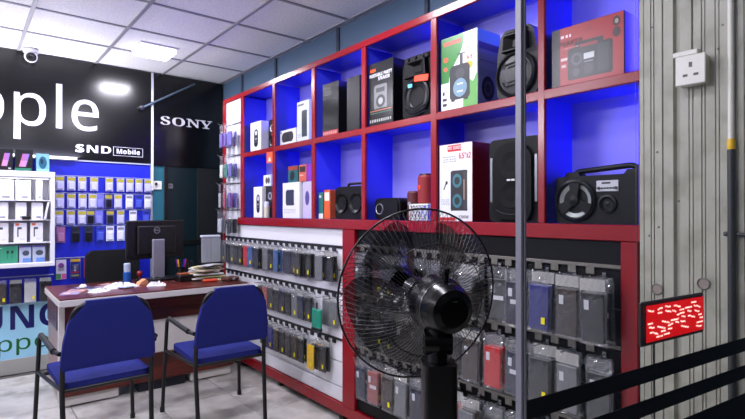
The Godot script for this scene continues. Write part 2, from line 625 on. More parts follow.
# ---------------------------------------------------------------- ceiling lamps
func build_lamps() -> void:
	var spots := [[1.20, -4.25, "square lit LED ceiling panel in front of the lettered sign"], [1.20, -2.13, "square lit LED ceiling panel above the red shelving aisle"], [-0.2, -4.13, "square lit LED ceiling panel on the left above the white showcase"], [-0.2, -2.13, "square lit LED ceiling panel at the left of the aisle"], [0.63, -0.9, "square lit LED ceiling panel nearest the glass front"]]
	for s in spots:
		var t := thing("ceiling_light", s[2], "ceiling light", Vector3(s[0], CEIL, s[1]), 0, "square LED ceiling panels")
		boxp(t, "frame", Vector3(-0.145, -0.008, -0.145), Vector3(0.145, 0.003, 0.145), mat("lampframe", Color(0.85, 0.85, 0.87), 0.4), 0.004)
		boxp(t, "diffuser", Vector3(-0.128, -0.042, -0.128), Vector3(0.128, -0.008, 0.128), glow("lampglow", Color(1, 1, 1), 3.5), 0.006)
		area_lamp(t, Vector3(0, -0.044, 0), DOWN, Vector2(0.25, 0.25), LAMP_C, LAMP_E if s[1] < -1.5 else LAMP_E * 0.55)

	# tube lamps high on the left wall, out of the picture
	for s in [[-3.5, "lit white tube lamp high on the left wall, deeper in the shop", 4.2], [-1.7, "lit white tube lamp high on the left wall, nearer the street", 1.0]]:
		var t := thing("wall_tube_lamp", s[1], "tube lamp", Vector3(-1.75, 2.33, s[0]), 90, "tube lamps on the left wall")
		boxp(t, "batten", Vector3(-0.62, -0.025, 0), Vector3(0.62, 0.025, 0.03), mat("lampframe"), 0.004)
		part(t, "tube", tubem([Vector3(-0.59, 0, 0.05), Vector3(0.59, 0, 0.05)], 0.013, 12), glow("walltube", Color(0.97, 0.98, 1), 5.0))
		for x in [-0.6, 0.6]:
			boxp(t, "holder", Vector3(x - 0.012, -0.02, 0.02), Vector3(x + 0.012, 0.02, 0.068), mat("lampframe"), 0.004)
		area_lamp(t, Vector3(0, 0, 0.066), Basis(Vector3.UP, PI), Vector2(1.18, 0.026), LAMP_C, s[2])

# ---------------------------------------------------------------- red framed cubby shelving
const DIV := [[-4.023, -3.966], [-3.459, -3.419], [-2.907, -2.866], [-2.359, -2.322], [-1.792, -1.750], [-1.183, -1.151], [-0.785, -0.745]]
const Y0 := 1.254
const YM0 := 1.754
const YM1 := 1.793
const YT := 2.265

func build_shelf() -> void:
	var red := mat("red", Color(0.50, 0.035, 0.085), 0.24)
	var blue := mat("blueboard", Color(0.16, 0.19, 0.66), 0.4)
	var back := mat("backboard", Color(0.50, 0.48, 0.80), 0.42)
	var s := thing("cubby_shelf", "red framed blue cubby shelving full of speakers along the side wall", "shelf")
	var zl := -4.393
	var zr := -0.775
	# red face frame
	boxp(s, "top_trim", Vector3(XS - 0.006, YT, zl), Vector3(XS + 0.01, 2.305, zr), red, 0.003)
	boxp(s, "middle_trim", Vector3(XS - 0.006, YM0, DIV[0][1]), Vector3(XS + 0.01, YM1, zr), red, 0.003)
	boxp(s, "bottom_trim", Vector3(XS - 0.009, 1.195, DIV[0][0] - 0.05), Vector3(XS + 0.01, Y0, zr), red, 0.003)
	boxp(s, "upright_trim", Vector3(XS - 0.007, 1.196, zl), Vector3(XS + 0.01, YT, -4.335), red, 0.003)
	for d in DIV:
		var hi = min(d[1], zr)
		boxp(s, "upright_trim", Vector3(XS - 0.007, Y0, d[0]), Vector3(XS + 0.01, YT, hi), red, 0.003)
		var c = (d[0] + hi) * 0.5
		boxp(s, "divider", Vector3(XS + 0.01, Y0, c - 0.014), Vector3(2.048, YT, c + 0.009 if hi == d[1] else hi), blue, 0.001)
	boxp(s, "top_board", Vector3(XS + 0.01, YT + 0.012, zl), Vector3(2.055, 2.3, zr), blue, 0.001)
	boxp(s, "middle_board", Vector3(XS + 0.01, YM0 + 0.01, DIV[0][0]), Vector3(2.048, YM1 - 0.006, zr), blue, 0.001)
	boxp(s, "bottom_board", Vector3(XS + 0.01, 1.2, DIV[0][0]), Vector3(2.055, Y0 - 0.005, zr), blue, 0.001)
	boxp(s, "side_panel", Vector3(XS + 0.01, 1.196, zl), Vector3(2.055, 2.28, zl + 0.018), mat("sidegrey", Color(0.35, 0.42, 0.5), 0.5), 0.001)
	# white hook panel in the end bay
	boxp(s, "hook_panel", Vector3(XS + 0.004, 1.1955, -4.337), Vector3(XS + 0.016, YT, -4.02), mat("whitepanel", Color(0.82, 0.82, 0.84), 0.4), 0.001)
	for k in 6:
		for r in 2:
			var ya := Y0 - 0.004 if r == 0 else YM1 - 0.006
			var yb := YM0 + 0.011 if r == 0 else YT + 0.012
			boxp(s, "back_panel", Vector3(2.046, ya, DIV[k][1] - 0.02), Vector3(2.056, yb, DIV[k + 1][0] + 0.012), back, 0.0)
			# blue LED strip on the right hand side of the bay, behind the red upright
			var z: float = (DIV[k + 1][0] + min(DIV[k + 1][1], zr)) * 0.5 - 0.014
			var yc := (ya + yb) * 0.5
			var st := thing("led_strip", "blue LED strip inside the %s bay of the %s shelf row" % [ORD[k], "lower" if r == 0 else "upper"], "LED strip", Vector3(2.02, yc, z), 0, "blue LED strips in the cubbies")
			boxp(st, "channel", Vector3(-0.008, -0.19, -0.006), Vector3(0.008, 0.19, 0.0), mat("stripchannel", Color(0.8, 0.8, 0.8), 0.4), 0.001)
			boxp(st, "lit_tape", Vector3(-0.005, -0.185, -0.0075), Vector3(0.005, 0.185, -0.0055), glow("striptape", Color(0.3, 0.35, 1.0), 4.0), 0.0)
			area_lamp(st, Vector3(0, 0, -0.009), Basis(), Vector2(0.012, 0.37), BLUE_C, BLUE_E)
	# orange tag clipped to the edge
	var tg := thing("price_tag", "small orange square tag stuck on the red shelf edge", "tag", Vector3(XS - 0.008, 1.715, -3.497), -90)
	boxp(tg, "card", Vector3(-0.047, -0.042, 0), Vector3(0.047, 0.042, 0.002), mat("orangetag", Color(0.95, 0.32, 0.16), 0.5), 0.0005)
	part(tg, "emblem", prismm([Vector2(-0.02, -0.03), Vector2(-0.006, 0.004), Vector2(0.0, -0.006), Vector2(0.008, 0.01), Vector2(0.024, -0.03)], 0.002, 0.0026), mat("tagwhite", Color(0.95, 0.8, 0.72), 0.5))

# ---------------------------------------------------------------- hook display below
const LRAIL := [1.085, 0.795, 0.505]
const RRAIL := [1.103, 0.812, 0.502]

func build_hook_display() -> void:
	var red := mat("red")
	var s := thing("hook_display", "red framed lower display wall with white and black hook panels", "display unit")
	var X := XS + 0.012
	boxp(s, "carcass", Vector3(X + 0.014, 0.045, -4.393), Vector3(2.055, 1.195, -0.79), mat("carcass", Color(0.3, 0.3, 0.32), 0.6), 0.0)
	boxp(s, "plinth", Vector3(XS - 0.006, 0.045, -4.393), Vector3(X + 0.014, 0.112, -0.79), red, 0.003)
	for z in [-4.2, -3.4, -2.6, -1.8, -1.0]:
		boxp(s, "foot", Vector3(XS + 0.02, 0, z - 0.02), Vector3(XS + 0.08, 0.046, z + 0.02), mat("black", Color(0.02, 0.02, 0.02), 0.5))
	boxp(s, "upright", Vector3(XS - 0.006, 0.112, -2.551), Vector3(X + 0.014, 1.195, -2.428), red, 0.003)
	boxp(s, "upright", Vector3(XS - 0.006, 0.112, -0.85), Vector3(X + 0.014, 1.195, -0.79), red, 0.003)
	boxp(s, "upright", Vector3(XS - 0.006, 0.112, -4.393), Vector3(X + 0.014, 1.15, -4.37), red, 0.003)
	var sides := [[-4.37, -2.551, mat("whitepanel"), mat("railmetal", Color(0.2, 0.2, 0.22), 0.35, 0.5), LRAIL, 0.0865, [1.195, 1.072, 0.935, 0.782, 0.65, 0.492, 0.36, 0.205, 0.112]], [-2.428, -0.85, mat("blackpanel", Color(0.025, 0.027, 0.032), 0.4, 0.0, 0.3), mat("railmetal2", Color(0.44, 0.43, 0.40), 0.35, 0.4), RRAIL, 0.0735, [1.195, 1.09, 0.95, 0.80, 0.65, 0.49, 0.35, 0.2, 0.112]]]
	for sd in sides:
		var ys: Array = sd[6]
		for i in ys.size() - 1:
			boxp(s, "slat", Vector3(X + 0.002, ys[i + 1] + 0.003, sd[0]), Vector3(X + 0.014, ys[i] - 0.003, sd[1]), sd[2], 0.002)
		for y in sd[4]:
			var rail := boxp(s, "hook_rail", Vector3(X - 0.006, y - 0.009, sd[0] + 0.005), Vector3(X + 0.003, y + 0.004, sd[1] - 0.005), sd[3], 0.001)
			var n := int((sd[1] - sd[0] - 0.04) / sd[5])
			var lip := boxm(Vector3(0.006, 0.03, sd[5] * 0.46), 0.001)
			var mid: float = (sd[0] + sd[1]) * 0.5
			for k in n:
				part(rail, "hook_plate", lip, sd[3], Vector3(-0.001, -0.018, sd[0] + 0.04 + (k + 0.3) * sd[5] - mid))

# ---------------------------------------------------------------- back wall with signs, door and poster
func build_back_wall() -> void:
	var gloss := mat("signblack", Color(0.022, 0.023, 0.032), 0.2)
	var lit := mat("letterwhite", Color(0.88, 0.88, 0.93), 0.35)
	var a := thing("sign_board", "long glossy black sign board lettered apple above the blue panel", "sign")
	boxp(a, "board", Vector3(-1.7, 1.747, ZB), Vector3(1.364, CEIL - 0.005, ZB + 0.03), gloss, 0.002)
	var zf := ZB + 0.031
	text(a, "brand_lettering", "apple", 0.485, lit, Vector3(0.352, 2.168, zf), 1.0, "Droid Sans", false, 0.004)
	text(a, "shop_lettering", "SND", 0.088, lit, Vector3(0.893, 1.845, zf), 1.62, "Droid Sans", true, 0.004)
	text(a, "shop_lettering", "Mobile", 0.058, lit, Vector3(1.169, 1.842, zf), 1.06, "Droid Sans", true, 0.004)
	for r in [[1.045, 1.292, 1.878, 1.881], [1.045, 1.292, 1.802, 1.805], [1.045, 1.048, 1.802, 1.881], [1.289, 1.292, 1.802, 1.881]]:
		boxp(a, "lettering_frame", Vector3(r[0], r[2], ZB + 0.03), Vector3(r[1], r[3], zf + 0.002), lit, 0.0)
	var tr := thing("sign_trim", "thin white vertical strip between the two black sign boards", "trim", Vector3(1.366, 0, ZB))
	boxp(tr, "strip", Vector3(0, 1.50, 0), Vector3(0.02, CEIL - 0.005, 0.036), mat("trimwhite", Color(0.8, 0.82, 0.88), 0.35), 0.002)
	var b := thing("sign_board", "square glossy black sign board lettered SONY above the dark door", "sign")
	boxp(b, "board", Vector3(1.388, 1.735, ZB), Vector3(2.055, CEIL - 0.006, ZB + 0.028), gloss, 0.002)
	text(b, "brand_lettering", "SONY", 0.110, mat("lettergrey", Color(0.72, 0.72, 0.76), 0.35), Vector3(1.695, 2.163, ZB + 0.029), 1.60, "Droid Serif", true, 0.004)
	# slim wall arm
	var ar := thing("sign_bracket", "slim grey metal bracket arm slanting across the black signs", "bracket", Vector3(1.275, 2.25, ZB + 0.03))
	part(ar, "rod", tubem([Vector3(0.0, 0, 0.03), Vector3(0.48, 0.29, 0.05)], 0.011, 10), mat("armgrey", Color(0.3, 0.36, 0.42), 0.4, 0.4))
	part(ar, "joint", lathem([Vector2(0.0, 0.0), Vector2(0.02, 0.0), Vector2(0.02, 0.045), Vector2(0, 0.048)], 16), mat("armdark", Color(0.12, 0.14, 0.18), 0.4, 0.4))
	# blue panel
	var bp := thing("blue_panel", "royal blue display panel with wire rails under the black sign", "display panel")
	boxp(bp, "board", Vector3(-1.7, 0.565, ZB), Vector3(1.364, 1.742, ZB + 0.012), mat("royal", Color(0.075, 0.125, 0.72), 0.4), 0.001)
	boxp(bp, "top_edge", Vector3(-1.7, 1.735, ZB), Vector3(1.364, 1.747, ZB + 0.024), mat("trimwhite"), 0.001)
	for y in [1.607, 1.463, 1.32, 1.182, 0.912]:
		boxp(bp, "wire_rail", Vector3(0.60, y - 0.004, ZB + 0.012), Vector3(1.362, y + 0.004, ZB + 0.02), mat("wirerail", Color(0.6, 0.62, 0.75), 0.35, 0.4), 0.001)
	boxp(bp, "wire_rail", Vector3(-1.0, 0.775, ZB + 0.012), Vector3(0.60, 0.785, ZB + 0.02), mat("wirerail"), 0.001)
	# poster and plinth
	var po := thing("wall_poster", "pale blue poster with large SAMSUNG and green oppo lettering near the floor", "poster")
	var grad := textured("posterblue", noise_tex(0.004, [Color(0.53, 0.74, 0.87), Color(0.63, 0.83, 0.90)], [0.3, 0.7], 3, 128, 2), 0.5, 0.4)
	boxp(po, "sheet", Vector3(-1.7, 0.122, ZB), Vector3(1.0, 0.565, ZB + 0.008), grad, 0.0)
	text(po, "brand_lettering", "SAMSUNG", 0.262, mat("samblue", Color(0.05, 0.06, 0.36), 0.4), Vector3(0.04, 0.447, ZB + 0.009), 1.0, "Droid Sans", true, 0.001)
	text(po, "brand_lettering", "oppo", 0.17, mat("oppogreen", Color(0.02, 0.36, 0.10), 0.4), Vector3(0.33, 0.248, ZB + 0.009), 1.25, "Droid Sans", false, 0.001)
	var pl := structure("baseboard_back", "light grey skirting under the poster")
	boxp(pl, "board", Vector3(-1.7, 0, ZB), Vector3(1.364, 0.122, ZB + 0.01), mat("skirting", Color(0.62, 0.62, 0.6), 0.5), 0.002)
	# dark door area under the SONY board
	var dr := structure("door_1", "dark teal door with black frame under the SONY sign")
	boxp(dr, "side_light", Vector3(1.388, 0, ZB), Vector3(1.486, 1.735, ZB + 0.012), mat("teal", Color(0.12, 0.36, 0.43), 0.4), 0.001)
	boxp(dr, "frame", Vector3(1.486, 0, ZB), Vector3(1.52, 1.735, ZB + 0.03), mat("doorblack", Color(0.02, 0.022, 0.028), 0.35), 0.002)
	boxp(dr, "leaf", Vector3(1.52, 0, ZB), Vector3(1.80, 1.735, ZB + 0.015), mat("doorteal", Color(0.03, 0.10, 0.12), 0.3), 0.001)
	boxp(dr, "leaf", Vector3(1.80, 0, ZB), Vector3(2.06, 1.735, ZB + 0.02), mat("doorgrey", Color(0.03, 0.035, 0.035), 0.5), 0.001)
	boxp(dr, "rail", Vector3(1.52, 0.98, ZB + 0.012), Vector3(1.98, 1.03, ZB + 0.025), mat("doorblack"), 0.002)
	for c in [[1.427, 1.55, 0.037, 0.040, "white twin socket on the teal strip beside the sign trim"], [1.545, 1.545, 0.022, 0.024, "small grey switch on the dark door beside the black frame"]]:
		var so := thing("wall_socket", c[4], "socket", Vector3(c[0], c[1], ZB + 0.012))
		boxp(so, "plate", Vector3(-c[2], -c[3], 0), Vector3(c[2], c[3], 0.012), mat("socketwhite") if c[2] > 0.03 else mat("switchgrey", Color(0.35, 0.34, 0.36), 0.5), 0.003)
		boxp(so, "rocker", Vector3(-c[2] * 0.75, 0.0, 0.012), Vector3(-c[2] * 0.2, c[3] * 0.6, 0.03 if c[2] > 0.03 else 0.015), mat("plugdark", Color(0.08, 0.08, 0.10), 0.5), 0.002)
	# CCTV camera
	var cc := thing("security_camera", "white turret security camera under the ceiling beside the sign", "camera", Vector3(0.425, CEIL - 0.004, ZB + 0.12))
	part(cc, "mount", vlathem([Vector2(0, -0.028), Vector2(0.05, -0.028), Vector2(0.055, -0.015), Vector2(0.055, 0)], 24), mat("camwhite", Color(0.78, 0.78, 0.8), 0.4))
	part(cc, "ball", lathem([Vector2(0, -0.045), Vector2(0.028, -0.035), Vector2(0.045, -0.005), Vector2(0.046, 0.02), Vector2(0.036, 0.036)], 24, Transform3D(Basis(Vector3(1, 0, 0), 0.35), Vector3(0, -0.055, 0.0))), mat("camwhite"))
	part(cc, "lens_face", lathem([Vector2(0.037, 0.034), Vector2(0.02, 0.04), Vector2(0.012, 0.036), Vector2(0, 0.036)], 24, Transform3D(Basis(Vector3(1, 0, 0), 0.35), Vector3(0, -0.055, 0.0))), mat("black"))

# ---------------------------------------------------------------- furniture
const DESK := Vector3(1.096, 0, -4.070)
const DESK_TURN := -0.4

func wood(key: String, dark: Color, light: Color) -> StandardMaterial3D:
	if matcache.has(key):
		return matcache[key]
	var m := textured(key, noise_tex(0.012, [dark, light, dark.lerp(light, 0.3)], [0.25, 0.55, 0.8], 31, 256, 4), 1.0, 0.3)
	m.uv1_scale = Vector3(0.35, 3.0, 0.35)
	return m

func build_desk() -> void:
	var d := thing("reception_desk", "desk with white edges and red brown wood panels", "desk", DESK, DESK_TURN)
	var brown := wood("mahogany", Color(0.22, 0.065, 0.045), Color(0.36, 0.125, 0.085))
	var white := mat("deskwhite", Color(0.76, 0.74, 0.72), 0.35)
	boxp(d, "top_edge", Vector3(-0.62, 0.698, -0.37), Vector3(0.65, 0.741, 0.37), white, 0.004)
	boxp(d, "top_surface", Vector3(-0.617, 0.741, -0.367), Vector3(0.647, 0.75, 0.367), brown, 0.003)
	var f := boxp(d, "front_panel", Vector3(-0.575, 0.075, 0.165), Vector3(0.60, 0.698, 0.19), white, 0.002)
	f.name = "front_panel"
	boxp(d, "upper_band", Vector3(-0.565, 0.515, 0.19), Vector3(0.60, 0.697, 0.202), brown, 0.002)
	boxp(d, "lower_band", Vector3(-0.565, 0.078, 0.19), Vector3(0.60, 0.275, 0.205), brown, 0.002)
	boxp(d, "corner_post", Vector3(-0.60, 0.075, 0.16), Vector3(-0.565, 0.698, 0.204), white, 0.002)
	boxp(d, "side_panel", Vector3(-0.60, 0.075, -0.33), Vector3(-0.575, 0.698, 0.16), mat("deskside", Color(0.55, 0.45, 0.43), 0.4), 0.002)
	boxp(d, "side_band", Vector3(-0.606, 0.515, -0.33), Vector3(-0.6, 0.697, 0.16), brown, 0.002)
	boxp(d, "side_panel", Vector3(0.575, 0.075, -0.33), Vector3(0.60, 0.698, 0.165), brown, 0.002)
	boxp(d, "plinth", Vector3(-0.585, 0.012, -0.30), Vector3(-0.235, 0.078, 0.185), white, 0.003)
	boxp(d, "plinth", Vector3(0.265, 0.012, -0.30), Vector3(0.585, 0.078, 0.185), white, 0.003)
	for x in [-0.55, -0.27, 0.30, 0.55]:
		for z in [-0.26, 0.15]:
			boxp(d, "foot", Vector3(x - 0.02, 0, z - 0.02), Vector3(x + 0.02, 0.014, z + 0.02), white, 0.001)
	var fb := thing("foot_box", "dark navy box on the floor under the desk", "box", Vector3(1.155, 0, -4.03), DESK_TURN)
	boxp(fb, "body", Vector3(-0.16, 0, -0.12), Vector3(0.17, 0.066, 0.13), mat("navybox", Color(0.05, 0.06, 0.13), 0.5), 0.004)
	boxp(fb, "lid", Vector3(-0.163, 0.054, -0.123), Vector3(0.173, 0.070, 0.133), mat("navylid", Color(0.07, 0.085, 0.17), 0.5), 0.004)

func build_chairs() -> void:
	var frame := mat("chairframe", Color(0.045, 0.048, 0.052), 0.4, 0.2)
	var fab := textured("chairblue", noise_tex(0.25, [Color(0.095, 0.125, 0.385), Color(0.12, 0.15, 0.44)], [0.3, 0.7], 8, 256, 2), 6.0, 0.75, 0.3)
	var c := thing("visitor_chair", "blue fabric visitor chair with dark tube frame, nearest the poster", "chair", Vector3(0.592, 0, -3.165), 2.0, "blue visitor chairs at the desk")
	c.set_meta("base_name", "visitor_chair")
	# local: -z faces the desk, +z is the back of the chair
	var hw := [0.215, 0.205]
	for sx in [-1.0, 1.0]:
		# rear leg runs up into the backrest frame
		part(c, "rear_leg", tubem(rounded([Vector3(sx * 0.205, 0, 0.275), Vector3(sx * 0.212, 0.42, 0.232), Vector3(sx * 0.212, 0.55, 0.245)], 0.1), 0.0125, 10), frame)
		var fl := part(c, "front_leg", tubem(rounded([Vector3(sx * 0.262, 0, -0.275), Vector3(sx * 0.24, 0.612, -0.245), Vector3(sx * 0.243, 0.605, 0.19), Vector3(sx * 0.225, 0.6, 0.25)], 0.045), 0.0115, 10), frame)
		part(fl, "armrest", tubem([Vector3(sx * 0.24, 0.616, -0.2), Vector3(sx * 0.243, 0.609, 0.19)], 0.014, 10), mat("rubber", Color(0.03, 0.03, 0.032), 0.55))
		part(fl, "end_cap", lathem([Vector2(0, -0.01), Vector2(0.0145, -0.008), Vector2(0.0155, 0.008), Vector2(0, 0.012)], 12, Transform3D(Basis(), Vector3(sx * 0.243, 0.607, 0.195))), mat("rubber"))
		part(fl, "foot_tip", vlathem([Vector2(0, 0), Vector2(0.015, 0), Vector2(0.015, 0.03), Vector2(0.0115, 0.032)], 10), mat("rubber"), Vector3(sx * 0.262, 0, -0.275))
		part(c, "side_rail", tubem([Vector3(sx * 0.212, 0.412, 0.232), Vector3(sx * 0.247, 0.40, -0.255)], 0.010, 8), frame)
	part(c, "cross_rail", tubem([Vector3(-0.212, 0.405, 0.225), Vector3(0.212, 0.405, 0.225)], 0.010, 8), frame)
	part(c, "cross_rail", tubem([Vector3(-0.245, 0.395, -0.2), Vector3(0.245, 0.395, -0.2)], 0.010, 8), frame)
	part(c, "back_frame", tubem(rounded([Vector3(-0.212, 0.52, 0.242), Vector3(-0.2, 0.66, 0.262), Vector3(-0.168, 0.842, 0.296), Vector3(0.168, 0.842, 0.296), Vector3(0.2, 0.66, 0.262), Vector3(0.212, 0.52, 0.242)], 0.075, 7), 0.0125, 10), frame)
	# backrest: fabric panel with cut top corners, bowed a little
	var outline := [Vector2(-0.212, 0.512), Vector2(0.212, 0.512), Vector2(0.225, 0.53), Vector2(0.214, 0.66), Vector2(0.195, 0.758), Vector2(0.13, 0.836), Vector2(0.118, 0.858), Vector2(-0.118, 0.858), Vector2(-0.13, 0.836), Vector2(-0.195, 0.758), Vector2(-0.214, 0.66), Vector2(-0.225, 0.53)]
	part(c, "backrest", bowed_panel(outline, 0.034), fab)
	# dark corner pads
	for sx in [-1.0, 1.0]:
		var st := st0()
		var pa := [Vector2(0.105, 0.83), Vector2(0.185, 0.745), Vector2(0.186, 0.77), Vector2(0.166, 0.816), Vector2(0.138, 0.838), Vector2(0.1, 0.84)]
		var pb := []
		for q in pa:
			pb.append(Vector2(q.x * sx, q.y))
		prism(st, PackedVector2Array(pb), -0.004, 0.004)
		part(c, "corner_pad", st.commit(), mat("rubber"), Vector3(0, 0.012, 0.146), Vector3(10.3, 0, 0))
	# seat
	var seat := st0()
	var sp := []
	for q in rrect(0.425, 0.46, 0.04, -0.23):
		sp.append(q)
	prism(seat, PackedVector2Array(sp), -0.016, 0.016)
	part(c, "seat", seat.commit(), fab, Vector3(0, 0.428, -0.005), Vector3(-90, 0, 0))
	part(c, "seat_pan", boxm(Vector3(0.40, 0.012, 0.40), 0.003), frame, Vector3(0, 0.408, -0.005))
	copy_of(c, "blue fabric visitor chair with dark tube frame, nearest the red shelving", Vector3(1.272, 0, -3.15), -2.0)

func bowed_panel(outline: Array, th: float) -> Mesh:
	# grid inside the outline: rows follow the outline's width at each height
	var st := st0()
	var rows := 14
	var cols := 12
	var front := []
	var backp := []
	for r in rows + 1:
		var y := 0.512 + (0.858 - 0.512) * r / rows
		var hw := 0.0
		for i in outline.size():
			var a: Vector2 = outline[i]
			var b: Vector2 = outline[(i + 1) % outline.size()]
			if abs(a.y - b.y) > 1e-6 and y >= min(a.y, b.y) - 1e-6 and y <= max(a.y, b.y) + 1e-6:
				hw = max(hw, abs(a.x + (b.x - a.x) * (y - a.y) / (b.y - a.y)))
		var fr := []
		var bk := []
		for k in cols + 1:
			var x := -hw + 2 * hw * k / cols
			var z: float = 0.242 + (y - 0.52) * 0.168 + 0.010 * pow(x / 0.22, 2) - 0.004
			var e := 1.0 if (k > 0 and k < cols and r > 0 and r < rows) else 0.9
			fr.append(Vector3(x, y, z + th * 0.5 * e))
			bk.append(Vector3(x, y, z - th * 0.5 * e))
		front.append(fr)
		backp.append(bk)
	for r in rows:
		for k in cols:
			quad(st, front[r][k], front[r][k + 1], front[r + 1][k + 1], front[r + 1][k], Vector3(0, 0, 1))
			quad(st, backp[r][k], backp[r][k + 1], backp[r + 1][k + 1], backp[r + 1][k], Vector3(0, 0, -1))
	for r in rows:
		quad(st, front[r][0], front[r + 1][0], backp[r + 1][0], backp[r][0], Vector3(-1, 0, 0))
		quad(st, front[r][cols], front[r + 1][cols], backp[r + 1][cols], backp[r][cols], Vector3(1, 0, 0))
	for k in cols:
		quad(st, front[0][k], front[0][k + 1], backp[0][k + 1], backp[0][k], Vector3(0, -1, 0))
		quad(st, front[rows][k], front[rows][k + 1], backp[rows][k + 1], backp[rows][k], Vector3(0, 1, 0))
	return st.commit()

func build_office_chair() -> void:
	var t := thing("office_chair", "dark grey office chair behind the desk", "chair", Vector3(1.06, 0, -4.68), 8)
	var m := textured("officegrey", noise_tex(0.3, [Color(0.075, 0.075, 0.08), Color(0.11, 0.11, 0.115)], [0.3, 0.7], 4, 128, 2), 5.0, 0.85, 0.3)
	var p := mat("black")
	var b := st0()
	prism(b, PackedVector2Array(rrect(0.43, 0.44, 0.06, 0.53)), -0.235, -0.175)
	part(t, "backrest", b.commit(), m)
	var se := st0()
	prism(se, PackedVector2Array(rrect(0.44, 0.42, 0.07, -0.21)), -0.035, 0.035)
	part(t, "seat", se.commit(), m, Vector3(0, 0.46, 0.02), Vector3(-90, 0, 0))
	part(t, "back_bracket", tubem(rounded([Vector3(0, 0.41, 0), Vector3(0, 0.41, -0.25), Vector3(0, 0.65, -0.245)], 0.06), 0.02, 8), p)
	part(t, "gas_lift", vlathem([Vector2(0.025, 0.09), Vector2(0.025, 0.43)], 12), p)
	for k in 5:
		var a := TAU * k / 5.0 + 0.3
		var q := Vector3(cos(a), 0, sin(a))
		var lg := part(t, "leg", tubem([Vector3(0, 0.1, 0), q * 0.24 + Vector3(0, 0.065, 0)], 0.016, 8), p)
		part(lg, "castor", lathem([Vector2(0, -0.018), Vector2(0.026, -0.018), Vector2(0.026, 0.018), Vector2(0, 0.018)], 12), p, q * 0.24 + Vector3(0, 0.0265, 0))

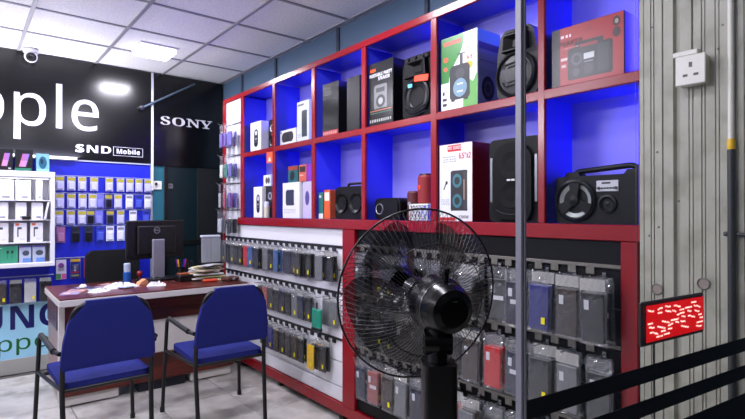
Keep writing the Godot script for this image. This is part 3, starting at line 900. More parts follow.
# ---------------------------------------------------------------- pedestal fan
func build_fan() -> void:
	var C := Vector3(0.954, 1.081, -0.977)
	var bdir := Vector3(-0.325, -0.085, 0.942).normalized()
	var xd := Vector3.UP.cross(bdir).normalized()
	var yd := bdir.cross(xd).normalized()
	var B := Basis(xd, yd, bdir)
	var base := Vector3(0.897, 0, -0.857)
	var f := thing("pedestal_fan", "black pedestal fan with wire cage seen from behind", "fan", base)
	var xf := Transform3D(B, C - base)
	var blk := mat("fanblack", Color(0.016, 0.017, 0.02), 0.25, 0.0, 0.4)
	var wire := mat("fanwire", Color(0.02, 0.02, 0.022), 0.35)
	var R := 0.228
	# outer ring
	var ring := []
	for k in 72:
		var a := TAU * k / 72
		ring.append(xf * Vector3(cos(a) * R, sin(a) * R, 0))
	var st := st0()
	tube(st, ring, 0.0028, 8, true)
	part(f, "cage_ring", st.commit(), wire)
	for sd in [1.0, -1.0]:
		var s2 := st0()
		var n := 96
		for k in n:
			var a := TAU * k / n
			var pts := []
			for q in 6:
				var t := q / 5.0
				var r: float = lerp(0.055, R, t)
				var z: float = 0.092 * (1.0 - pow(t, 2.6)) * sd
				var aa: float = a + 0.22 * (1.0 - t) * sd
				pts.append(xf * Vector3(cos(aa) * r, sin(aa) * r, z))
			tube(s2, pts, 0.00085, 4)
		for rr in [0.06, 0.145]:
			var tt: float = (rr - 0.055) / (R - 0.055)
			var rp := []
			for k in 48:
				var a := TAU * k / 48
				rp.append(xf * Vector3(cos(a) * rr, sin(a) * rr, 0.092 * (1.0 - pow(tt, 2.6)) * sd))
			tube(s2, rp, 0.0013, 5, true)
		var g := part(f, "rear_grille" if sd > 0 else "front_grille", s2.commit(), wire)
		g.set_meta("kind", "stuff")
	# front badge
	part(f, "front_badge", lathem([Vector2(0, -0.097), Vector2(0.05, -0.096), Vector2(0.056, -0.088), Vector2(0.056, -0.084)], 32, xf), blk)
	# motor
	part(f, "motor_housing", lathem([Vector2(0.066, 0.075), Vector2(0.071, 0.085), Vector2(0.070, 0.125), Vector2(0.066, 0.135), Vector2(0.065, 0.138), Vector2(0.061, 0.165), Vector2(0.052, 0.182), Vector2(0.036, 0.190), Vector2(0, 0.192)], 40, xf), blk)
	part(f, "motor_band", lathem([Vector2(0.0655, 0.135), Vector2(0.0665, 0.137), Vector2(0.0655, 0.141)], 40, xf), mat("fangrey", Color(0.07, 0.07, 0.08), 0.3))
	for k in 5:
		part(f, "vent_slot", boxm(Vector3(0.012, 0.004, 0.003), 0.0008), mat("ventgrey", Color(0.22, 0.22, 0.25), 0.4), xf * Vector3(-0.028 + 0.014 * k, 0.026 - abs(k - 2) * 0.003, 0.1895 - abs(k - 2) * 0.0015), Vector3(0, 0, 0)).basis = B
	part(f, "swing_knob", lathem([Vector2(0.008, -0.01), Vector2(0.008, 0.022), Vector2(0.012, 0.026), Vector2(0.010, 0.034), Vector2(0, 0.036)], 14, xf * Transform3D(Basis(Vector3(1, 0, 0), -PI / 2), Vector3(0, 0.062, 0.14))), blk)
	# blades, at rest
	var bm := mat("fanblade", Color(0.02, 0.022, 0.028, 0.5), 0.2)
	bm.transparency = BaseMaterial3D.TRANSPARENCY_ALPHA
	part(f, "hub", lathem([Vector2(0, -0.05), Vector2(0.03, -0.048), Vector2(0.042, -0.03), Vector2(0.044, 0.02), Vector2(0, 0.022)], 24, xf), blk)
	for k in 5:
		var a0 := TAU * k / 5 + 0.5
		var bs := st0()
		var nr := 8
		var nc := 6
		var grid := []
		for i in nr + 1:
			var t := float(i) / nr
			var r: float = lerp(0.038, 0.198, t)
			var wdt: float = lerp(0.30, 0.62, min(1.0, t * 1.3)) * (1.0 - 0.25 * pow(t, 6))
			var row := []
			for j in nc + 1:
				var w := (float(j) / nc - 0.5)
				var a := a0 + w * wdt * 2.0 * 0.9 + t * 0.5
				row.append(xf * Vector3(cos(a) * r, sin(a) * r, w * 0.05 - 0.012 + 0.014 * sin(w * PI)))
			grid.append(row)
		for i in nr:
			for j in nc:
				quad(bs, grid[i][j], grid[i][j + 1], grid[i + 1][j + 1], grid[i + 1][j], bdir)
				var th := bdir * -0.0018
				quad(bs, grid[i][j] + th, grid[i][j + 1] + th, grid[i + 1][j + 1] + th, grid[i + 1][j] + th, -bdir)
		part(f, "blade", bs.commit(), bm)
	# neck, column, base
	part(f, "neck", tubem([Vector3(0, 1.04, 0), Vector3(-0.002, 0.92, 0.004)], 0.027, 16), blk)
	part(f, "tilt_joint", lathem([Vector2(0, -0.034), Vector2(0.03, -0.033), Vector2(0.033, 0), Vector2(0.03, 0.033), Vector2(0, 0.034)], 18, Transform3D(Basis(Vector3.UP, PI / 2 - deg_to_rad(39)), Vector3(0, 0.985, 0.0))), blk)
	var col := st0()
	prism(col, PackedVector2Array(rrect(0.082, 0.075, 0.014, -0.0375)), 0.03, 0.937)
	var cm := part(f, "column", col.commit(), mat("fancolumn", Color(0.014, 0.015, 0.018), 0.35), Vector3(0, 0, 0.004), Vector3(-90, -39, 0))
	cm.name = "column"
	part(f, "base", vlathem([Vector2(0, 0), Vector2(0.19, 0), Vector2(0.195, 0.01), Vector2(0.18, 0.024), Vector2(0.06, 0.035), Vector2(0, 0.036)], 40), blk)

# ---------------------------------------------------------------- goods in the cubbies
const UP_Y := 1.7935
const LO_Y := 1.2545

func goods(called: String, label: String, category: String, z0: float, z1: float, y: float, xfront: float, dep: float, group := "", turn := 0.0) -> Node3D:
	return thing(called, label, category, Vector3(xfront + dep * 0.5, y, (z0 + z1) * 0.5), -90 + turn, group)

func carton(label: String, z0: float, z1: float, y: float, h: float, xfront: float, dep: float, side: Material, front: Material, category := "box", turn := 0.0, side_print: Material = null) -> Node3D:
	var t := goods("product_box", label, category, z0, z1, y, xfront, dep, "boxed goods in the cubbies", turn)
	var w := z1 - z0
	boxp(t, "carton", Vector3(-w * 0.5, 0, -dep * 0.5), Vector3(w * 0.5, h, dep * 0.5), side, 0.0025)
	part(t, "printed_front", sheet(w - 0.004, h - 0.004), front, Vector3(0, h * 0.5, dep * 0.5 + 0.0006))
	if side_print:
		part(t, "printed_side", sheet(dep - 0.004, h - 0.004), side_print, Vector3(w * 0.5 + 0.0006, h * 0.5, 0), Vector3(0, 90, 0))
	return t

func disc(st: SurfaceTool, prof: Array, c: Vector3, segs := 32) -> void:
	lathe(st, prof, segs, Transform3D(Basis(), c))

func discm(prof: Array, segs := 32) -> Mesh:
	return lathem(prof, segs)

func build_shelf_goods() -> void:
	var K := Color(0.03, 0.03, 0.035)
	var white := mat("cardwhite", Color(0.83, 0.83, 0.84), 0.4)
	var blk := mat("cardblack", Color(0.03, 0.032, 0.038), 0.35, 0.0, 0.4)
	var spk := mat("spkblack", Color(0.025, 0.026, 0.03), 0.42, 0.0, 0.32)
	var cone := mat("spkcone", Color(0.045, 0.047, 0.052), 0.35, 0.0, 0.32)
	var grey := mat("spkgrey", Color(0.10, 0.10, 0.115), 0.45, 0.0, 0.32)
	# ---- upper row, bay 1
	var i := img(80, 112, Color(0.86, 0.86, 0.87))
	irect(i, 0.1, 0.05, 0.12, 0.035, Color(0.8, 0.25, 0.15))
	iround(i, 0.34, 0.25, 0.4, 0.6, 0.19, Color(0.07, 0.08, 0.10))
	iell(i, 0.54, 0.38, 0.12, 0.08, Color(0.72, 0.73, 0.75))
	irect(i, 0.44, 0.55, 0.2, 0.07, Color(0.55, 0.57, 0.6))
	irect(i, 0.44, 0.66, 0.2, 0.04, Color(0.4, 0.42, 0.45))
	carton("white box with upright dark speaker picture, first bay of the upper row", -3.925, -3.735, UP_Y, 0.245, 1.87, 0.12, white, print_mat("p_pill", i))
	var t := goods("portable_speaker", "small black speaker beside a white box in the upper first bay", "speaker", -3.655, -3.53, UP_Y, 1.89, 0.11)
	part(t, "cabinet", prismm(rrect(0.12, 0.235, 0.02), -0.055, 0.05), spk)
	part(t, "driver", discm([Vector2(0.045, 0.05), Vector2(0.042, 0.057), Vector2(0.036, 0.053), Vector2(0.012, 0.04), Vector2(0, 0.046)]), cone, Vector3(0, 0.065, 0))
	part(t, "tweeter", discm([Vector2(0.03, 0.05), Vector2(0.028, 0.056), Vector2(0.01, 0.044), Vector2(0, 0.05)]), mat("silver", Color(0.6, 0.61, 0.64), 0.3, 0.5), Vector3(0, 0.165, 0))
	part(t, "badge", boxm(Vector3(0.012, 0.02, 0.003), 0.001), mat("orangebadge", Color(0.8, 0.2, 0.05), 0.4), Vector3(0.0, 0.115, 0.051))
	# ---- upper row, bay 2
	i = img(128, 60, Color(0.84, 0.84, 0.85))
	iround(i, 0.12, 0.16, 0.74, 0.66, 0.15, Color(0.07, 0.07, 0.085))
	iell(i, 0.3, 0.5, 0.1, 0.22, Color(0.16, 0.16, 0.18))
	iell(i, 0.68, 0.5, 0.1, 0.22, Color(0.16, 0.16, 0.18))
	irect(i, 0.03, 0.05, 0.08, 0.14, Color(0.2, 0.2, 0.22))
	carton("low white box picturing an oval black speaker, second upper bay", -3.41, -3.18, UP_Y, 0.115, 1.865, 0.13, white, print_mat("p_oval", i))
	i = img(80, 120, Color(0.78, 0.80, 0.82))
	iround(i, 0.40, 0.24, 0.46, 0.66, 0.06, Color(0.16, 0.2, 0.26))
	irect(i, 0.46, 0.3, 0.34, 0.4, Color(0.10, 0.13, 0.18))
	irect(i, 0.08, 0.06, 0.5, 0.05, Color(0.3, 0.34, 0.38))
	itext(i, 0.08, 0.8, 0.28, 0.12, Color(0.4, 0.42, 0.45), 2, 3)
	carton("tall pale box with dark device picture beside the oval speaker box", -3.145, -2.985, UP_Y, 0.285, 1.855, 0.13, mat("cardpale", Color(0.7, 0.73, 0.75), 0.3), print_mat("p_tall", i))
	# ---- upper row, bay 3
	i = img(96, 160, Color(0.15, 0.15, 0.155))
	irect(i, 0.0, 0.9, 1.0, 0.1, Color(0.62, 0.22, 0.22))
	for k in 7:
		irect(i, 0.06 + 0.13 * k, 0.92, 0.07, 0.06, Color(0.8, 0.62, 0.6))
	itext(i, 0.08, 0.08, 0.5, 0.16, Color(0.4, 0.4, 0.42), 5, 5)
	inoise(i, 0.02, 3)
	carton("glossy dark grey box with a red printed base, third upper bay", -2.815, -2.635, UP_Y, 0.345, 1.855, 0.15, blk, print_mat("p_glare", i, 0.12))
	i = img(64, 128, Color(0.045, 0.047, 0.05))
	irect(i, 0.1, 0.1, 0.8, 0.02, Color(0.12, 0.12, 0.13))
	irect(i, 0.1, 0.9, 0.5, 0.015, Color(0.2, 0.2, 0.2))
	carton("plain black tall box next to the red based box, upper row", -2.55, -2.42, UP_Y, 0.335, 1.86, 0.16, blk, print_mat("p_plain", i, 0.3))
	# ---- upper row, bay 4
	i = img(112, 176, Color(0.12, 0.12, 0.125))
	irect(i, 0.06, 0.09, 0.24, 0.055, Color(0.85, 0.3, 0.12))
	iround(i, 0.22, 0.36, 0.56, 0.38, 0.06, Color(0.42, 0.43, 0.43))
	iell(i, 0.5, 0.62, 0.19, 0.1, Color(0.2, 0.21, 0.22))
	iell(i, 0.5, 0.62, 0.1, 0.055, Color(0.55, 0.56, 0.55))
	irect(i, 0.32, 0.41, 0.36, 0.07, Color(0.24, 0.25, 0.26))
	irect(i, 0.05, 0.76, 0.9, 0.02, Color(0.6, 0.35, 0.25))
	irect(i, 0.05, 0.80, 0.9, 0.015, Color(0.25, 0.4, 0.35))
	for k in 12:
		irect(i, 0.05 + 0.078 * k, 0.9, 0.04, 0.05, Color(0.75, 0.75, 0.74))
	inoise(i, 0.04, 4)
	t = carton("dark box lettered portable party speaker in the fourth upper bay", -2.318, -2.105, UP_Y, 0.365, 1.85, 0.17, blk, print_mat("p_party", i, 0.18))
	text(t, "title", "PORTABLE PARTY", 0.027, mat("printwhite", Color(0.8, 0.8, 0.8), 0.4), Vector3(0.0, 0.292, 0.0862), 0.9, "Droid Sans", true, 0.0004)
	text(t, "title", "SPEAKER", 0.027, mat("printwhite"), Vector3(0.03, 0.268, 0.0862), 0.9, "Droid Sans", true, 0.0004)
	t = goods("party_speaker", "black party speaker with orange label and horn, fourth upper bay", "speaker", -2.055, -1.825, UP_Y, 1.855, 0.17)
	part(t, "cabinet", prismm([Vector2(-0.10, 0), Vector2(0.10, 0), Vector2(0.115, 0.03), Vector2(0.115, 0.28), Vector2(0.095, 0.34), Vector2(-0.095, 0.34), Vector2(-0.115, 0.28), Vector2(-0.115, 0.03)], -0.085, 0.062), spk)
	part(t, "top_face", boxm(Vector3(0.18, 0.03, 0.02), 0.006), grey, Vector3(0, 0.322, 0.064))
	for x in [-0.055, 0.0, 0.055]:
		part(t, "knob", discm([Vector2(0.009, 0), Vector2(0.008, 0.008), Vector2(0, 0.009)], 12), spk, Vector3(x, 0.324, 0.074))
	part(t, "horn", horn_mesh(0.17, 0.085, 0.025), spk, Vector3(0, 0.265, 0.062))
	part(t, "woofer_ring", discm([Vector2(0.098, 0.06), Vector2(0.098, 0.075), Vector2(0.088, 0.08), Vector2(0.078, 0.07)], 40), grey, Vector3(0, 0.115, 0))
	part(t, "woofer_cone", discm([Vector2(0.08, 0.07), Vector2(0.062, 0.066), Vector2(0.03, 0.045), Vector2(0.026, 0.052), Vector2(0, 0.058)], 40), cone, Vector3(0, 0.115, 0))
	for k in 4:
		part(t, "grille_bar", tubem([Vector3(-0.09 + 0.01 * k, 0.032 + k * 0.015, 0.082), Vector3(0, 0.012 + k * 0.014, 0.086), Vector3(0.09 - 0.01 * k, 0.032 + k * 0.015, 0.082)], 0.003, 6), grey)
	part(t, "label_strip", boxm(Vector3(0.105, 0.034, 0.004), 0.001), mat("orangelabel", Color(0.9, 0.24, 0.06), 0.4), Vector3(0.05, 0.205, 0.083), Vector3(0, 0, -7))
	part(t, "badge", boxm(Vector3(0.034, 0.02, 0.004), 0.003), mat("cyanbadge", Color(0.35, 0.72, 0.85), 0.3), Vector3(-0.035, 0.178, 0.083))
	# ---- upper row, bay 5: green trolley speaker box
	i = img(144, 208, Color(0.86, 0.87, 0.86))
	for y in 208:
		for x in 144:
			var fx := x / 144.0
			var fy := y / 208.0
			if fx + fy * 0.55 < 0.62 + 0.08 * sin(fy * 9.0) and fy < 0.62 and fx < 0.72 - fy * 0.55:
				i.set_pixel(x, y, Color(0.10, 0.42, 0.12).lerp(Color(0.22, 0.58, 0.16), fx))
			if fx > 0.62 and fy > 0.62 + 0.3 * (0.95 - fx) + 0.03 * sin(fx * 30.0):
				i.set_pixel(x, y, Color(0.35, 0.62, 0.28))
	irect(i, 0.08, 0.06, 0.5, 0.055, Color(0.75, 0.25, 0.05))
	iell(i, 0.14, 0.3, 0.07, 0.035, Color(0.85, 0.3, 0.06))
	iell(i, 0.13, 0.43, 0.06, 0.03, Color(0.8, 0.35, 0.2))
	iell(i, 0.79, 0.45, 0.1, 0.05, Color(0.95, 0.66, 0.05))
	irect(i, 0.46, 0.26, 0.24, 0.018, Color(0.13, 0.13, 0.14))
	irect(i, 0.54, 0.27, 0.09, 0.16, Color(0.2, 0.2, 0.21))
	iround(i, 0.25, 0.41, 0.56, 0.47, 0.1, Color(0.13, 0.14, 0.16))
	iell(i, 0.54, 0.53, 0.13, 0.07, Color(0.22, 0.23, 0.25))
	iell(i, 0.54, 0.72, 0.19, 0.125, Color(0.42, 0.55, 0.62))
	irect(i, 0.46, 0.66, 0.16, 0.02, Color(0.85, 0.88, 0.9))
	irect(i, 0.46, 0.76, 0.16, 0.02, Color(0.85, 0.88, 0.9))
	irect(i, 0.3, 0.87, 0.1, 0.03, Color(0.08, 0.08, 0.08))
	irect(i, 0.66, 0.87, 0.1, 0.03, Color(0.08, 0.08, 0.08))
	irect(i, 0.05, 0.74, 0.06, 0.05, Color(0.1, 0.1, 0.12))
	irect(i, 0.05, 0.83, 0.12, 0.04, Color(0.2, 0.15, 0.15))
	irect(i, 0.05, 0.9, 0.12, 0.04, Color(0.12, 0.1, 0.1))
	itext(i, 0.68, 0.19, 0.2, 0.08, Color(0.15, 0.15, 0.2), 8, 3)
	itext(i, 0.72, 0.09, 0.2, 0.07, Color(0.8, 0.2, 0.25), 9, 2)
	var sp := img(96, 208, Color(0.42, 0.44, 0.62))
	irect(sp, 0, 0.0, 1, 0.16, Color(0.45, 0.66, 0.75))
	irect(sp, 0.05, 0.17, 0.9, 0.09, Color(0.20, 0.2, 0.42))
	irect(sp, 0.1, 0.4, 0.8, 0.012, Color(0.2, 0.2, 0.3))
	iell(sp, 0.45, 0.76, 0.28, 0.16, Color(0.07, 0.07, 0.1))
	iell(sp, 0.45, 0.76, 0.17, 0.1, Color(0.22, 0.23, 0.3), 0.6)
	itext(sp, 0.08, 0.52, 0.8, 0.1, Color(0.25, 0.26, 0.4), 12, 4)
	t = carton("green and white box picturing a trolley speaker, fifth upper bay", -1.742, -1.512, UP_Y, 0.36, 1.848, 0.17, white, print_mat("p_green", i), "box", 0.0, print_mat("p_greenside", sp))
	text(t, "size_print", "6.5\"", 0.026, mat("printred", Color(0.75, 0.06, 0.06), 0.4), Vector3(0.075, 0.235, 0.0863), 1.0, "Droid Sans", true, 0.0004)
	# black moulded speaker with woofer ring
	t = goods("party_speaker", "black moulded speaker with big round woofer, fifth upper bay", "speaker", -1.425, -1.215, UP_Y, 1.852, 0.17)
	part(t, "cabinet", prismm([Vector2(-0.085, 0), Vector2(0.085, 0), Vector2(0.105, 0.03), Vector2(0.103, 0.2), Vector2(0.085, 0.285), Vector2(0.062, 0.31), Vector2(-0.062, 0.31), Vector2(-0.085, 0.285), Vector2(-0.103, 0.2), Vector2(-0.105, 0.03)], -0.085, 0.06), mat("spkmould", Color(0.065, 0.065, 0.075), 0.45, 0.0, 0.35))
	part(t, "horn", horn_mesh(0.13, 0.075, 0.028), mat("spkmould"), Vector3(0, 0.245, 0.06))
	part(t, "top_lip", boxm(Vector3(0.11, 0.016, 0.018), 0.006), mat("spkmould"), Vector3(0, 0.296, 0.062))
	part(t, "woofer_ring", discm([Vector2(0.1, 0.058), Vector2(0.1, 0.076), Vector2(0.09, 0.082), Vector2(0.082, 0.072)], 48), mat("spkmould"), Vector3(0, 0.105, 0))
	part(t, "woofer_grille", discm([Vector2(0.084, 0.072), Vector2(0.05, 0.078), Vector2(0, 0.08)], 48), mat("spkmould2", Color(0.10, 0.10, 0.115), 0.5), Vector3(0, 0.105, 0))
	for q in [[0.155, 0.055], [0.14, 0.04], [0.075, 0.04], [0.06, 0.055]]:
		part(t, "grille_slot", boxm(Vector3(q[1] * 1.7, 0.006, 0.004), 0.001), spk, Vector3(0, q[0], 0.081), Vector3(0, 0, 4))
	for q in [[-0.055, 0.147, 60], [0.055, 0.147, -60], [-0.055, 0.067, -60], [0.055, 0.067, 60]]:
		part(t, "grille_slot", boxm(Vector3(0.025, 0.006, 0.004), 0.001), spk, Vector3(q[0], q[1], 0.08), Vector3(0, 0, q[2]))
	# ---- upper row, bay 6: red boombox carton
	i = img(192, 140, Color(0.60, 0.13, 0.15))
	irect(i, 0.0, 0.0, 0.13, 1.0, Color(0.10, 0.05, 0.08))
	iround(i, 0.24, 0.38, 0.62, 0.54, 0.04, Color(0.085, 0.095, 0.105))
	iround(i, 0.34, 0.30, 0.4, 0.12, 0.03, Color(0.10, 0.11, 0.12))
	irect(i, 0.42, 0.35, 0.24, 0.05, Color(0.55, 0.12, 0.14))
	iell(i, 0.37, 0.58, 0.08, 0.11, Color(0.24, 0.25, 0.28))
	iell(i, 0.37, 0.58, 0.045, 0.06, Color(0.08, 0.08, 0.09))
	iell(i, 0.36, 0.8, 0.05, 0.07, Color(0.22, 0.23, 0.26))
	iell(i, 0.54, 0.78, 0.07, 0.09, Color(0.2, 0.21, 0.23))
	irect(i, 0.47, 0.52, 0.15, 0.1, Color(0.72, 0.74, 0.75))
	irect(i, 0.48, 0.65, 0.12, 0.02, Color(0.6, 0.62, 0.63))
	irect(i, 0.66, 0.42, 0.16, 0.46, Color(0.17, 0.19, 0.20))
	iell(i, 0.91, 0.13, 0.05, 0.08, Color(0.22, 0.16, 0.15))
	iell(i, 0.91, 0.13, 0.025, 0.04, Color(0.6, 0.55, 0.5))
	iell(i, 0.91, 0.3, 0.05, 0.08, Color(0.22, 0.15, 0.15))
	irect(i, 0.44, 0.14, 0.2, 0.02, Color(0.48, 0.1, 0.12))
	irect(i, 0.55, 0.05, 0.006, 0.12, Color(0.3, 0.06, 0.08))
	irect(i, 0.14, 0.52, 0.1, 0.05, Color(0.8, 0.7, 0.7))
	irect(i, 0.15, 0.63, 0.07, 0.05, Color(0.75, 0.65, 0.65))
	itext(i, 0.14, 0.13, 0.16, 0.1, Color(0.85, 0.8, 0.82), 41, 1)
	itext(i, 0.16, 0.36, 0.26, 0.04, Color(0.8, 0.5, 0.5), 42, 1)
	inoise(i, 0.02, 6)
	t = carton("large red box picturing a black boombox in the sixth upper bay", -1.135, -0.845, UP_Y, 0.235, 1.85, 0.15, mat("cardnavy", Color(0.03, 0.03, 0.10), 0.35), print_mat("p_red", i, 0.3))
	text(t, "title", "SPEAKER", 0.028, mat("printdark", Color(0.16, 0.04, 0.06), 0.4), Vector3(-0.07, 0.168, 0.0763), 1.0, "Droid Sans", true, 0.0004)
	# ---- lower row, bay 1
	carton("white box with upright dark speaker picture, first bay of the lower row", -3.865, -3.715, LO_Y, 0.25, 1.87, 0.12, white, matcache["p_pill"])
	t = carton("small white box lying on top of others, first bay of the lower row", -3.73, -3.54, 1.505, 0.09, 1.89, 0.1, white, print_mat("p_small", small_print()))
	carton("black box under the small white box, first lower bay", -3.70, -3.54, LO_Y, 0.248, 1.895, 0.11, blk, print_mat("p_black2", black_print()))
	var cn := goods("canister", "short cream canister in front of the dark box, first lower bay", "canister", -3.66, -3.6, LO_Y, 1.845, 0.045)
	part(cn, "jar", vlathem([Vector2(0, 0), Vector2(0.02, 0), Vector2(0.021, 0.006), Vector2(0.021, 0.085), Vector2(0, 0.085)], 16), mat("cream", Color(0.8, 0.78, 0.68), 0.4))
	part(cn, "cap", vlathem([Vector2(0.02, 0.085), Vector2(0.02, 0.12), Vector2(0.012, 0.128), Vector2(0, 0.128)], 16), mat("cardwhite"))
	# ---- lower row, bay 2
	i = img(64, 96, Color(0.84, 0.84, 0.85))
	iround(i, 0.2, 0.2, 0.5, 0.45, 0.08, Color(0.15, 0.17, 0.25))
	itext(i, 0.1, 0.75, 0.7, 0.15, Color(0.5, 0.5, 0.52), 15, 3)
	carton("white box with blue grey device picture standing in the second lower bay", -3.36, -3.12, LO_Y, 0.26, 1.86, 0.13, white, print_mat("p_dev", i))
	i = img(64, 48, Color(0.12, 0.36, 0.36))
	irect(i, 0.0, 0.0, 1.0, 0.25, Color(0.55, 0.2, 0.12))
	iell(i, 0.45, 0.6, 0.25, 0.3, Color(0.05, 0.12, 0.14))
	carton("small teal and red box stacked on the white box, second lower bay", -3.3, -3.16, 1.5155, 0.12, 1.87, 0.1, mat("tealcard", Color(0.1, 0.3, 0.3), 0.4), print_mat("p_teal", i))
	i = img(48, 64, Color(0.75, 0.36, 0.28))
	irect(i, 0.1, 0.1, 0.8, 0.35, Color(0.2, 0.12, 0.12))
	irect(i, 0.1, 0.6, 0.5, 0.08, Color(0.85, 0.7, 0.6))
	carton("small orange box beside the teal one on the white box stack", -3.15, -3.05, 1.5155, 0.12, 1.875, 0.1, mat("orangecard", Color(0.6, 0.25, 0.18), 0.4), print_mat("p_orange", i))
	i = img(48, 64, Color(0.72, 0.68, 0.86))
	iell(i, 0.5, 0.45, 0.25, 0.2, Color(0.3, 0.25, 0.5))
	carton("lavender box under the small orange box, second lower bay", -3.105, -2.99, LO_Y, 0.26, 1.88, 0.12, mat("lavcard", Color(0.6, 0.57, 0.75), 0.4), print_mat("p_lav", i))
	# ---- lower row, bay 3
	i = img(48, 80, Color(0.12, 0.40, 0.38))
	irect(i, 0.1, 0.1, 0.5, 0.1, Color(0.8, 0.82, 0.8))
	irect(i, 0.0, 0.8, 1.0, 0.2, Color(0.85, 0.85, 0.83))
	carton("narrow teal box at the left of the third lower bay", -2.855, -2.80, LO_Y, 0.175, 1.85, 0.12, mat("tealcard"), print_mat("p_teal2", i))
	i = img(48, 80, Color(0.78, 0.32, 0.1))
	irect(i, 0.1, 0.08, 0.8, 0.3, Color(0.86, 0.84, 0.8))
	carton("narrow orange and white box beside the teal box, third lower bay", -2.79, -2.72, LO_Y, 0.19, 1.85, 0.12, mat("orangecard"), print_mat("p_orange2", i))
	t = goods("shelf_speaker", "wide dark speaker in the third bay of the lower row", "speaker", -2.70, -2.40, LO_Y, 1.86, 0.15)
	part(t, "cabinet", prismm(rrect(0.29, 0.205, 0.03), -0.075, 0.06), spk)
	for x in [-0.075, 0.075]:
		part(t, "driver", discm([Vector2(0.062, 0.06), Vector2(0.060, 0.07), Vector2(0.052, 0.066), Vector2(0.02, 0.045), Vector2(0, 0.055)]), cone, Vector3(x, 0.1, 0))
	part(t, "handle", tubem(rounded([Vector3(-0.09, 0.2, 0), Vector3(-0.08, 0.225, 0), Vector3(0.08, 0.225, 0), Vector3(0.09, 0.2, 0)], 0.02), 0.008, 8), spk)
	# ---- lower row, bay 4
	t = goods("shelf_speaker", "low black speaker with silver trim in the fourth lower bay", "speaker", -2.30, -2.075, LO_Y, 1.86, 0.14)
	part(t, "cabinet", prismm(rrect(0.22, 0.125, 0.035), -0.07, 0.05), spk)
	part(t, "grille", prismm(rrect(0.19, 0.095, 0.03, 0.015), 0.05, 0.056), cone)
	part(t, "trim", discm([Vector2(0.032, 0.056), Vector2(0.03, 0.062), Vector2(0.026, 0.06)]), mat("silver"), Vector3(-0.06, 0.0625, 0))
	t = goods("bottle_speaker", "red cylinder speaker standing on the small wire basket", "speaker", -1.96, -1.86, 1.3435, 1.87, 0.1)
	part(t, "body", vlathem([Vector2(0, 0), Vector2(0.044, 0), Vector2(0.05, 0.008), Vector2(0.05, 0.14), Vector2(0.044, 0.15), Vector2(0, 0.15)], 28), mat("redfabric", Color(0.5, 0.03, 0.06), 0.6))
	part(t, "badge", discm([Vector2(0.014, 0.0495), Vector2(0.012, 0.0525), Vector2(0, 0.053)], 16), mat("orangebadge"), Vector3(-0.01, 0.085, 0))
	part(t, "top_ring", vlathem([Vector2(0.045, 0.15), Vector2(0.04, 0.158), Vector2(0.03, 0.15)], 28), spk)
	t = goods("portable_speaker", "dark red speaker lying behind the low black one, fourth lower bay", "speaker", -2.07, -1.985, LO_Y, 1.88, 0.12)
	part(t, "body", vlathem([Vector2(0, 0), Vector2(0.036, 0), Vector2(0.04, 0.01), Vector2(0.04, 0.15), Vector2(0.034, 0.16), Vector2(0, 0.16)], 24), mat("redfabric2", Color(0.3, 0.02, 0.04), 0.6))
	part(t, "badge", discm([Vector2(0.012, 0.0395), Vector2(0.01, 0.0425), Vector2(0, 0.043)], 16), mat("silver"), Vector3(0, 0.09, 0))
	t = goods("wire_basket", "small white lattice basket at the end of the fourth lower bay", "basket", -1.975, -1.835, LO_Y, 1.845, 0.13)
	var rimm := mat("basketwhite", Color(0.82, 0.84, 0.8), 0.4)
	part(t, "rim", tubem(rounded([Vector3(-0.068, 0.082, 0.06), Vector3(0.068, 0.082, 0.06), Vector3(0.068, 0.082, -0.06), Vector3(-0.068, 0.082, -0.06), Vector3(-0.068, 0.082, 0.055)], 0.012), 0.0035, 6), rimm)
	part(t, "bottom", boxm(Vector3(0.134, 0.006, 0.118), 0.002), rimm, Vector3(0, 0.004, 0))
	part(t, "shelf_tray", boxm(Vector3(0.13, 0.003, 0.114), 0.001), rimm, Vector3(0, 0.0865, 0))
	for k in 7:
		for sg in [-1.0, 1.0]:
			var x := -0.066 + 0.022 * k
			var x2: float = clamp(x + sg * 0.044, -0.067, 0.067)
			part(t, "lattice_wire", tubem([Vector3(x, 0.005, 0.06), Vector3(x2, 0.082, 0.06)], 0.0025, 5), rimm)
	for sx in [-0.067, 0.067]:
		for k in 5:
			part(t, "lattice_wire", tubem([Vector3(sx, 0.005, -0.058 + 0.024 * k), Vector3(sx, 0.082, clamp(-0.058 + 0.024 * k + 0.03, -0.06, 0.06))], 0.0025, 5), rimm)
	# ---- lower row, bay 5
	i = img(144, 216, Color(0.82, 0.83, 0.84))
	irect(i, 0.26, 0.015, 0.42, 0.085, Color(0.72, 0.05, 0.08))
	iround(i, 0.36, 0.35, 0.5, 0.52, 0.03, Color(0.12, 0.125, 0.135))
	irect(i, 0.74, 0.37, 0.1, 0.49, Color(0.2, 0.2, 0.21))
	iell(i, 0.55, 0.48, 0.14, 0.09, Color(0.2, 0.42, 0.46))
	iell(i, 0.55, 0.48, 0.08, 0.05, Color(0.09, 0.14, 0.16))
	iell(i, 0.55, 0.74, 0.14, 0.09, Color(0.2, 0.42, 0.46))
	iell(i, 0.55, 0.74, 0.08, 0.05, Color(0.09, 0.14, 0.16))
	irect(i, 0.755, 0.47, 0.025, 0.26, Color(0.75, 0.6, 0.5))
	for k in 12:
		irect(i, 0.13 + 0.006 * k, 0.58 - 0.007 * k, 0.03, 0.014, Color(0.12, 0.12, 0.13))
	iell(i, 0.225, 0.5, 0.035, 0.025, Color(0.1, 0.1, 0.11))
	itext(i, 0.12, 0.16, 0.42, 0.09, Color(0.5, 0.5, 0.52), 21, 3)
	itext(i, 0.06, 0.72, 0.26, 0.08, Color(0.55, 0.55, 0.57), 22, 4)
	irect(i, 0.0, 0.955, 0.5, 0.045, Color(0.66, 0.05, 0.09))
	var red := mat("red")
